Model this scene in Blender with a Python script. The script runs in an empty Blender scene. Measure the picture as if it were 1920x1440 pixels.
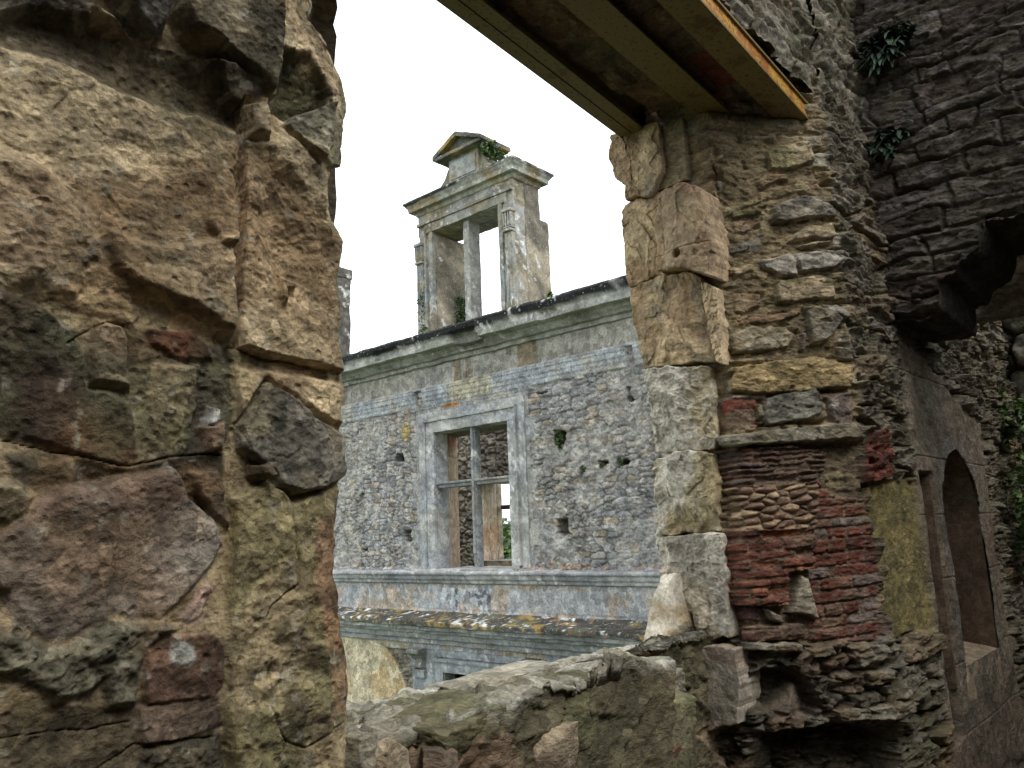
import bpy, math, random
import numpy as np
from mathutils import Matrix, Vector
R = math.radians
C = bpy.context.scene.collection
# ------------------------------------------------------------------ camera, world, sun, exposure
F_PX = 1500.0                                   # focal length in pixels of the 1920 px wide frame
_u = np.array([1362., 231, F_PX]); _u /= np.linalg.norm(_u)          # world x seen in camera axes
_v = np.array([-1713., 348, F_PX]); _v -= _u*(_u@_v); _v /= np.linalg.norm(_v)   # world y
_z = np.cross(_u, _v)
CM = np.array([_u, _v, _z])                     # rows: world axes in (right, down, forward)
cam = bpy.data.cameras.new('camera'); cam_o = bpy.data.objects.new('camera', cam); C.objects.link(cam_o)
cam.sensor_width = 36; cam.lens = 36*F_PX/1920; cam.clip_start = .05; cam.clip_end = 6000
rx, dn, fw = CM[:, 0], CM[:, 1], CM[:, 2]
m = Matrix(((rx[0], -dn[0], -fw[0], 0), (rx[1], -dn[1], -fw[1], 0), (rx[2], -dn[2], -fw[2], 0), (0, 0, 0, 1)))
cam_o.matrix_world = m
bpy.context.scene.camera = cam_o

SUN_EL, SUN_AZ = 48, 258                        # azimuth of the light source, degrees from +x towards +y
w = bpy.data.worlds.new('World'); bpy.context.scene.world = w; w.use_nodes = True
nt = w.node_tree; nt.nodes.clear()
sky = nt.nodes.new('ShaderNodeTexSky'); sky.sky_type = 'NISHITA'; sky.sun_disc = False
sky.sun_elevation = R(SUN_EL); sky.sun_rotation = R(90-SUN_AZ)
tc = nt.nodes.new('ShaderNodeTexCoord'); nz = nt.nodes.new('ShaderNodeTexNoise'); nz.inputs['Scale'].default_value = 1.6
nz.inputs['Detail'].default_value = 5
cr = nt.nodes.new('ShaderNodeValToRGB'); cr.color_ramp.elements[0].position = .3; cr.color_ramp.elements[1].position = .7
cr.color_ramp.elements[0].color = (18.6, 19.3, 20.6, 1); cr.color_ramp.elements[1].color = (21.8, 22.5, 23.6, 1)
mx = nt.nodes.new('ShaderNodeMix'); mx.data_type = 'RGBA'; mx.inputs[0].default_value = .93
bg = nt.nodes.new('ShaderNodeBackground'); bg.inputs[1].default_value = .1; wo = nt.nodes.new('ShaderNodeOutputWorld')
nt.links.new(tc.outputs['Generated'], nz.inputs['Vector']); nt.links.new(nz.outputs['Fac'], cr.inputs['Fac'])
nt.links.new(sky.outputs[0], mx.inputs[6]); nt.links.new(cr.outputs[0], mx.inputs[7])
nt.links.new(mx.outputs[2], bg.inputs[0]); nt.links.new(bg.outputs[0], wo.inputs[0])
sl = bpy.data.lights.new('sun', 'SUN'); sl.energy = 1.5; sl.angle = R(25); sl.color = (1, .95, .87)
so = bpy.data.objects.new('sun', sl); C.objects.link(so)
sd = Vector((math.cos(R(SUN_EL))*math.cos(R(SUN_AZ)), math.cos(R(SUN_EL))*math.sin(R(SUN_AZ)), math.sin(R(SUN_EL))))
so.rotation_euler = sd.to_track_quat('Z', 'Y').to_euler(); so.location = sd*20
vs = bpy.context.scene.view_settings
vs.view_transform = 'Standard'; vs.look = 'None'; vs.exposure = 0.0; vs.gamma = 1; vs.use_curve_mapping = False
bpy.context.scene.cycles.max_bounces = 6; bpy.context.scene.cycles.diffuse_bounces = 3

# ------------------------------------------------------------------ measuring: photo pixel -> point on a real plane
def ray(px, py): return CM @ np.array([px-960., py-720., F_PX])
def on(px, py, ax, val):
    d = ray(px, py); return d*(val/d[ax])
def on_plane(px, py, p0, n):
    d = ray(px, py); return d*(np.dot(p0, n)/np.dot(d, n))

# ------------------------------------------------------------------ numpy noise
def _tab(seed): return np.random.RandomState(seed).rand(128, 128).astype(np.float64)
_T = {}
def vn(x, y, seed=0):
    if seed not in _T: _T[seed] = _tab(seed)
    T = _T[seed]; xi = np.floor(x).astype(int); yi = np.floor(y).astype(int)
    fx = x-xi; fy = y-yi; fx = fx*fx*fx*(fx*(fx*6-15)+10); fy = fy*fy*fy*(fy*(fy*6-15)+10)
    a = T[xi & 127, yi & 127]; b = T[(xi+1) & 127, yi & 127]; c = T[xi & 127, (yi+1) & 127]; d = T[(xi+1) & 127, (yi+1) & 127]
    return (a*(1-fx)+b*fx)*(1-fy)+(c*(1-fx)+d*fx)*fy
def fbm(x, y, seed=0, o=4, g=.5):                # about -1 .. 1
    s = 0; a = 1; n = 0
    for i in range(o):
        s = s+a*(vn(x*2**i+13.7*i, y*2**i+7.1*i, seed+i)*2-1); n += a; a *= g
    return s/n*1.5
def ridged(x, y, seed=0, o=4, g=.5):             # 0 .. 1, sharp crests
    s = 0; a = 1; n = 0
    for i in range(o):
        s = s+a*(1-np.abs(vn(x*2**i+3.3*i, y*2**i+5.9*i, seed+i)*2-1)); n += a; a *= g
    return s/n
def n3(P, sc, seed=0, o=3):                      # cheap 3-D-like noise
    x, y, z = P[..., 0]*sc, P[..., 1]*sc, P[..., 2]*sc
    return (fbm(x+z*.71, y-z*.53, seed, o)+fbm(z+x*.37, y*.81+x*.43, seed+31, o))*.6
def ss(a, b, x):
    t = np.clip((x-a)/(b-a), 0, 1); return t*t*(3-2*t)
def mixc(c, d, t):
    t = np.asarray(t)[..., None]; return c*(1-t)+np.asarray(d)*t
def L(r, g, b):                                  # sRGB 0-255 -> linear
    f = lambda c: (c/255/12.92) if c < 10.3 else (((c/255)+.055)/1.055)**2.4
    return np.array([f(r), f(g), f(b)])
def voro(x, y, seed=0, jit=.85):
    rs = np.random.RandomState(seed); A = rs.rand(64, 64, 6)
    xi = np.floor(x).astype(int); yi = np.floor(y).astype(int)
    f1 = np.full(x.shape, 9.); f2 = np.full(x.shape, 9.); rid = np.zeros(x.shape+(4,)); off = np.zeros(x.shape+(2,))
    for dx in (-1, 0, 1):
        for dy in (-1, 0, 1):
            a = A[(xi+dx) & 63, (yi+dy) & 63]
            ex = xi+dx+.5+(a[..., 0]-.5)*jit-x; ey = yi+dy+.5+(a[..., 1]-.5)*jit-y
            d = np.sqrt(ex*ex+ey*ey); new = d < f1
            f2 = np.where(new, f1, np.minimum(f2, d)); f1 = np.where(new, d, f1)
            rid[new] = a[new][:, 2:6]; off[new] = np.stack([-ex, -ey], -1)[new]
    return (f2-f1)*.5, rid, off
def coursed(x, y, seed, rh, rw, y0, y1, x0, x1, var=.45):
    """rows of stones; returns distance to the joint, 4 random numbers per stone, local coords"""
    rs = np.random.RandomState(seed); ys = [y0]
    while ys[-1] < y1: ys.append(ys[-1]+rh*(1+var*(rs.rand()*2-1)))
    ys = np.array(ys); ri = np.clip(np.searchsorted(ys, y)-1, 0, len(ys)-2)
    ed = np.zeros(x.shape); rid = np.zeros(x.shape+(4,)); loc = np.zeros(x.shape+(2,))
    dy0 = y-ys[ri]; dy1 = ys[ri+1]-y
    for r in range(len(ys)-1):
        xs = [x0-rs.rand()*rw]
        while xs[-1] < x1: xs.append(xs[-1]+rw*(1+.6*(rs.rand()*2-1)))
        xs = np.array(xs); rr = rs.rand(len(xs), 4); k = ri == r
        if not k.any(): continue
        xx = x[k]; ci = np.clip(np.searchsorted(xs, xx)-1, 0, len(xs)-2)
        dx0 = xx-xs[ci]; dx1 = xs[ci+1]-xx
        ed[k] = np.minimum(np.minimum(dx0, dx1), np.minimum(dy0[k], dy1[k])); rid[k] = rr[ci]
        loc[k] = np.stack([dx0/(dx0+dx1)*2-1, (dy0/(dy0+dy1))[k]*2-1], -1)
    return ed, rid, loc
def facet(x, y, sx, sy, amp, seed=0, tilt=1.):   # flat broken planes meeting in sharp creases
    wx = fbm(x/sx*.7, y/sy*.7, seed+1, 3)*.35; wy = fbm(x/sx*.7+5, y/sy*.7, seed+2, 3)*.35
    e, r, o = voro(x/sx+wx, y/sy+wy, seed, .95); return amp*((r[..., 0]-.5)+tilt*(o[..., 0]*(r[..., 1]-.5)+o[..., 1]*(r[..., 2]-.35))*2.2)
def sdpoly(x, y, P):                             # positive inside
    P = np.asarray(P, float); n = len(P); d = np.full(x.shape, 1e9); ins = np.zeros(x.shape, bool)
    for i in range(n):
        a, b = P[i], P[(i+1) % n]; ex, ey = b-a; wx = x-a[0]; wy = y-a[1]
        t = np.clip((wx*ex+wy*ey)/(ex*ex+ey*ey+1e-12), 0, 1)
        d = np.minimum(d, (wx-ex*t)**2+(wy-ey*t)**2)
        if b[1] != a[1]:
            c = ((a[1] > y) != (b[1] > y)) & (x < (b[0]-a[0])*(y-a[1])/(b[1]-a[1])+a[0]); ins ^= c
    d = np.sqrt(d); return np.where(ins, d, -d)

# ------------------------------------------------------------------ materials (colour of each stone comes from the mesh, grain from nodes)
def nodes(name):
    mt = bpy.data.materials.new(name); mt.use_nodes = True; return mt, mt.node_tree, mt.node_tree.nodes['Principled BSDF']
def stone_mat(name, grain=60., bump=.6, dist=.004, mott=.35, rough=.92, pits=0., fine=1., stretch=(1, 1, 1), chip=.45, spots=0., spot_scale=14.):
    mt, t, b = nodes(name); N, K = t.nodes.new, t.links.new
    at = N('ShaderNodeAttribute'); at.attribute_name = 'col'
    g = N('ShaderNodeNewGeometry'); mp = N('ShaderNodeMapping'); mp.inputs['Scale'].default_value = stretch
    K(g.outputs['Position'], mp.inputs['Vector'])
    a = N('ShaderNodeTexNoise'); a.inputs['Scale'].default_value = grain; a.inputs['Detail'].default_value = 8; a.inputs['Roughness'].default_value = .68
    c = N('ShaderNodeTexNoise'); c.inputs['Scale'].default_value = grain*.13; c.inputs['Detail'].default_value = 6; c.inputs['Roughness'].default_value = .6
    for q in (a, c): K(mp.outputs[0], q.inputs['Vector'])
    r1 = N('ShaderNodeMapRange'); r1.inputs[1].default_value = .3; r1.inputs[2].default_value = .7
    r1.inputs[3].default_value = 1-mott; r1.inputs[4].default_value = 1+mott; K(a.outputs['Fac'], r1.inputs[0])
    r2 = N('ShaderNodeMapRange'); r2.inputs[1].default_value = .3; r2.inputs[2].default_value = .7
    r2.inputs[3].default_value = 1-mott*.8; r2.inputs[4].default_value = 1+mott*.8; K(c.outputs['Fac'], r2.inputs[0])
    mu = N('ShaderNodeMath'); mu.operation = 'MULTIPLY'; K(r1.outputs[0], mu.inputs[0]); K(r2.outputs[0], mu.inputs[1])
    vm = N('ShaderNodeVectorMath'); vm.operation = 'SCALE'; K(at.outputs['Color'], vm.inputs[0]); K(mu.outputs[0], vm.inputs['Scale'])
    last = vm.outputs[0]
    dn_ = N('ShaderNodeVectorMath'); dn_.operation = 'MULTIPLY_ADD'; dn_.inputs[1].default_value = (.9/grain,)*3; K(c.outputs['Color'], dn_.inputs[0]); K(mp.outputs[0], dn_.inputs[2])
    vo = N('ShaderNodeTexVoronoi'); vo.inputs['Scale'].default_value = grain*chip; K(dn_.outputs[0], vo.inputs['Vector'])
    rv = N('ShaderNodeMapRange'); rv.inputs[3].default_value = 1-mott*.7; rv.inputs[4].default_value = 1+mott*.7; sp = N('ShaderNodeSeparateColor'); K(vo.outputs['Color'], sp.inputs[0]); K(sp.outputs[0], rv.inputs[0])
    v2 = N('ShaderNodeVectorMath'); v2.operation = 'SCALE'; K(last, v2.inputs[0]); K(rv.outputs[0], v2.inputs['Scale']); last = v2.outputs[0]
    if spots:
        v = N('ShaderNodeTexNoise'); v.inputs['Scale'].default_value = spot_scale; v.inputs['Detail'].default_value = 3; v.inputs['Roughness'].default_value = .6
        K(g.outputs['Position'], v.inputs['Vector'])
        r3 = N('ShaderNodeMapRange'); r3.inputs[1].default_value = .66-spots*.1; r3.inputs[2].default_value = .70-spots*.1; K(v.outputs['Fac'], r3.inputs[0])
        mm = N('ShaderNodeMix'); mm.data_type = 'RGBA'; mm.inputs[7].default_value = (.5, .52, .5, 1)
        K(r3.outputs[0], mm.inputs[0]); K(last, mm.inputs[6]); last = mm.outputs[2]
    K(last, b.inputs['Base Color'])
    b.inputs['Roughness'].default_value = rough; b.inputs['Specular IOR Level'].default_value = .25
    ad = N('ShaderNodeMath'); ad.operation = 'MULTIPLY_ADD'; ad.inputs[1].default_value = .5; K(a.outputs['Fac'], ad.inputs[0]); K(c.outputs['Fac'], ad.inputs[2])
    a3 = N('ShaderNodeMath'); a3.operation = 'MULTIPLY_ADD'; a3.inputs[1].default_value = .35; K(sp.outputs[1], a3.inputs[0]); K(ad.outputs[0], a3.inputs[2]); h = a3.outputs[0]
    if pits:
        v = N('ShaderNodeTexVoronoi'); v.inputs['Scale'].default_value = grain*.5; K(g.outputs['Position'], v.inputs['Vector'])
        r4 = N('ShaderNodeMapRange'); r4.inputs[1].default_value = .0; r4.inputs[2].default_value = .3; r4.inputs[3].default_value = -pits; r4.inputs[4].default_value = 0
        K(v.outputs['Distance'], r4.inputs[0]); a2 = N('ShaderNodeMath'); a2.operation = 'ADD'; K(h, a2.inputs[0]); K(r4.outputs[0], a2.inputs[1]); h = a2.outputs[0]
    bp = N('ShaderNodeBump'); bp.inputs['Strength'].default_value = bump; bp.inputs['Distance'].default_value = dist; K(h, bp.inputs['Height']); K(bp.outputs[0], b.inputs['Normal'])
    return mt
M_near = stone_mat('near_stone', 70, 1., .020, .5, pits=.45)
M_mid = stone_mat('reveal_stone', 55, 1., .022, .46, stretch=(1, 1, 1.8))
M_block = stone_mat('dressed_stone', 60, .9, .012, .34, pits=.25)
M_fac = stone_mat('facade_stone', 26, .9, .045, .42, spots=.0, spot_scale=22)
M_fac2 = stone_mat('facade_ashlar', 24, .6, .02, .32, spots=.12, spot_scale=26)
M_far = stone_mat('far_stone', 10, .6, .04, .35)
def leaf_mat(name, a, b_):
    mt, t, b = nodes(name); N, K = t.nodes.new, t.links.new
    g = N('ShaderNodeNewGeometry'); r = N('ShaderNodeMix'); r.data_type = 'RGBA'; r.inputs[6].default_value = (*a, 1); r.inputs[7].default_value = (*b_, 1)
    K(g.outputs['Random Per Island'], r.inputs[0]); K(r.outputs[2], b.inputs['Base Color']); b.inputs['Roughness'].default_value = .5
    return mt
M_leaf = leaf_mat('ivy_leaf', (.02, .05, .015), (.09, .15, .03))
M_leaf2 = leaf_mat('bush_leaf', (.03, .07, .015), (.12, .2, .04))
M_fern = leaf_mat('strap_leaf', (.012, .028, .014), (.035, .065, .03))
def paint_mat(name, base, rust, amount):
    mt, t, b = nodes(name); N, K = t.nodes.new, t.links.new
    g = N('ShaderNodeNewGeometry'); n = N('ShaderNodeTexNoise'); n.inputs['Scale'].default_value = 7; n.inputs['Detail'].default_value = 10; n.inputs['Roughness'].default_value = .72
    K(g.outputs['Position'], n.inputs['Vector'])
    r = N('ShaderNodeMapRange'); r.inputs[1].default_value = .62-amount; r.inputs[2].default_value = .70-amount; K(n.outputs['Fac'], r.inputs[0])
    m1 = N('ShaderNodeMix'); m1.data_type = 'RGBA'; m1.inputs[6].default_value = (*base, 1); m1.inputs[7].default_value = (*rust, 1)
    K(r.outputs[0], m1.inputs[0])
    n2 = N('ShaderNodeTexNoise'); n2.inputs['Scale'].default_value = 60; n2.inputs['Detail'].default_value = 5; K(g.outputs['Position'], n2.inputs['Vector'])
    r2 = N('ShaderNodeMapRange'); r2.inputs[1].default_value = .56; r2.inputs[2].default_value = .66; K(n2.outputs['Fac'], r2.inputs[0])
    m2 = N('ShaderNodeMix'); m2.data_type = 'RGBA'; m2.inputs[7].default_value = (.06, .025, .01, 1)
    K(r2.outputs[0], m2.inputs[0]); K(m1.outputs[2], m2.inputs[6])
    K(m2.outputs[2], b.inputs['Base Color']); b.inputs['Roughness'].default_value = .6
    bp = N('ShaderNodeBump'); bp.inputs['Strength'].default_value = .3; bp.inputs['Distance'].default_value = .003; K(n2.outputs['Fac'], bp.inputs['Height']); K(bp.outputs[0], b.inputs['Normal'])
    return mt
M_beam = paint_mat('ochre_painted_steel', (.17, .125, .04), (.09, .045, .012), 0.06)
M_beamo = paint_mat('orange_rusty_steel', (.50, .27, .04), (.30, .10, .015), .14)

SAT = .78
# ------------------------------------------------------------------ object helpers
def tag(o, label, cat, group=None):
    o['label'] = label; o['category'] = cat
    if group: o['group'] = group
def thing(name, label, cat, loc=(0, 0, 0), group=None):
    o = bpy.data.objects.new(name, None); C.objects.link(o); o.location = loc; o.empty_display_size = .2
    tag(o, label, cat, group); return o
def rootloc(o):
    v = Vector((0, 0, 0))
    while o: v += o.location; o = o.parent
    return v
def mesh(name, V, Fc, mat, parent=None, col=None, smooth=True, label=None):
    me = bpy.data.meshes.new(name); V = np.asarray(V, np.float32).reshape(-1, 3)
    if isinstance(Fc, np.ndarray):
        nf = len(Fc); me.vertices.add(len(V)); me.vertices.foreach_set('co', V.ravel())
        me.loops.add(nf*4); me.polygons.add(nf); me.loops.foreach_set('vertex_index', Fc.astype(np.int32).ravel())
        me.polygons.foreach_set('loop_start', np.arange(nf, dtype=np.int32)*4); me.update(calc_edges=True); me.validate()
    else: me.from_pydata([tuple(map(float, v)) for v in V], [], Fc)
    if smooth: me.polygons.foreach_set('use_smooth', [True]*len(me.polygons))
    if col is not None:
        col = np.asarray(col, float); lum = (col@np.array([.3, .59, .11]))[..., None]; col = col*SAT+lum*(1-SAT)
        col = np.broadcast_to(np.asarray(col, np.float32), (len(V), 3)) if np.asarray(col).ndim < 2 else np.asarray(col, np.float32).reshape(-1, 3)
        a = me.attributes.new('col', 'FLOAT_COLOR', 'POINT'); a.data.foreach_set('color', np.concatenate([np.clip(col, 0.003, .9), np.ones((len(V), 1), np.float32)], 1).ravel())
    me.materials.append(mat); o = bpy.data.objects.new(name, me); C.objects.link(o)
    if parent: o.parent = parent; o.location = -rootloc(parent)
    if label: o['label'] = label
    return o
def grid_faces(n, m, keep=None, base=0):
    i, j = np.meshgrid(np.arange(n-1), np.arange(m-1), indexing='ij'); a = i*m+j+base
    Fc = np.stack([a, a+m, a+m+1, a+1], -1)
    return Fc.reshape(-1, 4) if keep is None else Fc[keep]
def sheet(name, P, col, mat, parent=None, keep=None, label=None):
    n, m_ = P.shape[:2]; return mesh(name, P, grid_faces(n, m_, keep), mat, parent, col.reshape(-1, 3), label=label)
def rbox(lo, hi, res, r=.01, amp=.004, sc=6, seed=0, xf=None):
    """box of fine quads with rounded, worn edges; xf maps local to world"""
    lo = np.array(lo, float); hi = np.array(hi, float); Vs = []; Fs = []; base = 0
    for ax in range(3):
        b, c = (ax+1) % 3, (ax+2) % 3
        nb = max(2, min(120, int((hi[b]-lo[b])/res)+2)); nc = max(2, min(120, int((hi[c]-lo[c])/res)+2))
        B, Cc = np.meshgrid(np.linspace(lo[b], hi[b], nb), np.linspace(lo[c], hi[c], nc), indexing='ij')
        for s in (lo[ax], hi[ax]):
            P = np.zeros(B.shape+(3,)); P[..., ax] = s; P[..., b] = B; P[..., c] = Cc
            Vs.append(P.reshape(-1, 3)); Fs.append(grid_faces(nb, nc, base=base)); base += nb*nc
    P = np.concatenate(Vs); r = min(r, *(.45*(hi-lo))); q = np.clip(P, lo+r, hi-r); d = P-q
    P = q+r*d/np.maximum(np.linalg.norm(d, axis=1), 1e-9)[:, None]
    if amp:
        W = P+seed*1.37
        P = P+np.stack([n3(W, sc, 5), n3(W+9.1, sc, 6), n3(W-4.3, sc, 7)], -1)*amp
    if xf is not None: P = xf(P)
    return P, np.concatenate(Fs)
def join(parts):
    Vs, Fs, b = [], [], 0
    for V, Fc in parts: Vs.append(V); Fs.append(Fc+b); b += len(V)
    return np.concatenate(Vs), np.concatenate(Fs)
def boxes(name, lst, mat, parent, colfn, res=.03, r=.01, amp=.004, sc=6, label=None, xf=None):
    V, Fc = join([rbox(a, b, res, r, amp, sc, i, xf) for i, (a, b) in enumerate(lst)])
    return mesh(name, V, Fc, mat, parent, colfn(V) if callable(colfn) else colfn, label=label)
def resample(path, d):
    P = [np.array(path[0], float)]
    for a, b in zip(path[:-1], path[1:]):
        a = np.array(a, float); b = np.array(b, float); k = max(1, int(np.linalg.norm(b-a)/d))
        P += [a+(b-a)*t for t in np.arange(1, k+1)/k]
    return np.array(P)
def outline_block(name, poly, frame, thick, mat, parent, colfn, bev=.007, rough=.006, facets=(), tilt=(0, 0), nb=420, rings=80, seed=0, back=.12, wob=.012, extra=None, label=None):
    """a stone with a traced outline: frame(a, b, h) -> world; h is how far the face stands out; sides go back into the wall"""
    poly = np.array(poly, float); cen = poly.mean(0)
    cl = np.vstack([poly, poly[:1]]); seg = np.linalg.norm(np.diff(cl, axis=0), axis=1); cum = np.concatenate([[0], np.cumsum(seg)])
    s = np.linspace(0, cum[-1], nb, endpoint=False)
    B = np.stack([np.interp(s, cum, cl[:, 0]), np.interp(s, cum, cl[:, 1])], -1)
    k = 2; Bs = sum(np.roll(B, j, 0) for j in range(-k, k+1))/(2*k+1); B = Bs
    dirv = (B-cen)/np.linalg.norm(B-cen, axis=1)[:, None]
    B = B+dirv*(fbm(B[:, 0]*14+seed, B[:, 1]*14, seed, 4)*wob)[:, None]
    t = np.concatenate([np.linspace(0, 1, rings)**.75])
    A = cen+(B-cen)[None]*t[:, None, None]                      # rings, nb, 2
    ed = np.linalg.norm(B-cen, axis=1)[None]*(1-t[:, None])
    a, b = A[..., 0], A[..., 1]
    h = thick+tilt[0]*(a-cen[0])+tilt[1]*(b-cen[1])
    for (ca, cb, ga, gb, h0) in facets: h = np.minimum(h, thick+h0+ga*(a-cen[0]-ca)+gb*(b-cen[1]-cb))
    h = np.maximum(h, .022+.01*fbm(a*12, b*12, seed, 3))
    h = h+facet(a+seed, b, .09, .11, .011 if rough > .005 else .0, 330)+facet(a+seed, b, .03, .035, .003 if rough > .005 else .001, 331)+rough*(fbm(a*9+seed, b*9, seed+3, 5, .55))+rough*.6*(ridged(a*16+seed, b*22, seed+5, 3)-.6)
    if extra is not None: h = h+extra(a, b, cen)
    q = np.clip(1-ed/bev, 0, 1); h = h-bev*(1-np.sqrt(np.clip(1-q*q, 0, 1)))
    rows = [np.stack([a, b, h], -1)]
    for kx in np.linspace(.1, 1, 12):
        ob = B+dirv*(fbm(B[:, 0]*20+kx*9, B[:, 1]*20+kx*5, seed+8, 3)*.003)[:, None]
        rows.append(np.stack([ob[:, 0], ob[:, 1], h[-1]*(1-kx)+(-back)*kx], -1)[None])
    G = np.concatenate(rows); G = np.concatenate([G, G[:, :1]], 1)
    W = frame(G[..., 0], G[..., 1], G[..., 2])
    return sheet(name, W, colfn(G[..., 0], G[..., 1], W), mat, parent, label=label)
def rock(c, size, seed, n=42, planes=16, rot=0, rough=.05, k=16.):
    """angular broken stone: rounded polytope"""
    rs = np.random.RandomState(seed); Vs = []; Fs = []; base = 0
    g = np.linspace(-1, 1, n); A, B = np.meshgrid(g, g, indexing='ij')
    for ax in range(3):
        for s in (-1, 1):
            P = np.zeros(A.shape+(3,)); P[..., ax] = s; P[..., (ax+1) % 3] = A; P[..., (ax+2) % 3] = B
            Vs.append(P.reshape(-1, 3)); Fs.append(grid_faces(n, n, base=base)); base += n*n
    P = np.concatenate(Vs); P /= np.linalg.norm(P, axis=1)[:, None]
    N = rs.randn(planes, 3); N /= np.linalg.norm(N, axis=1)[:, None]; N = np.concatenate([N, np.eye(3), -np.eye(3)]); D = .68+.25*rs.rand(len(N))
    rr = np.stack([D[i]/np.maximum(P@N[i], .12) for i in range(len(N))], 0); rad = np.sum(np.exp(-rr*k), 0); rad = -np.log(rad)/k; rad = np.clip(rad, .3, 1.6)
    P = P*rad[:, None]; W = P*1.7+seed*2.13
    P = P*(1+rough*(n3(W, 2.2, seed % 50)+.4*n3(W, 7, 3)))[:, None]
    P = P*np.array(size)/2; ca, sa = math.cos(rot), math.sin(rot)
    P = np.stack([P[:, 0]*ca-P[:, 1]*sa, P[:, 0]*sa+P[:, 1]*ca, P[:, 2]], -1)+np.array(c)
    return P, np.concatenate(Fs)
def rockobj(name, c, size, seed, mat, parent, colfn, label=None, **k):
    V, Fc = rock(c, size, seed, **k); return mesh(name, V, Fc, mat, parent, colfn(V), label=label)
def mottle(V, cols, sc, seed=0, contrast=1.):
    """mix a list of colours by noise"""
    c = np.broadcast_to(np.array(cols[0]), V.shape).copy()
    for i, d in enumerate(cols[1:]): c = mixc(c, d, ss(-.15, .35, n3(V, sc*(1+.6*i), seed+11*i)*contrast))
    return c
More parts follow.
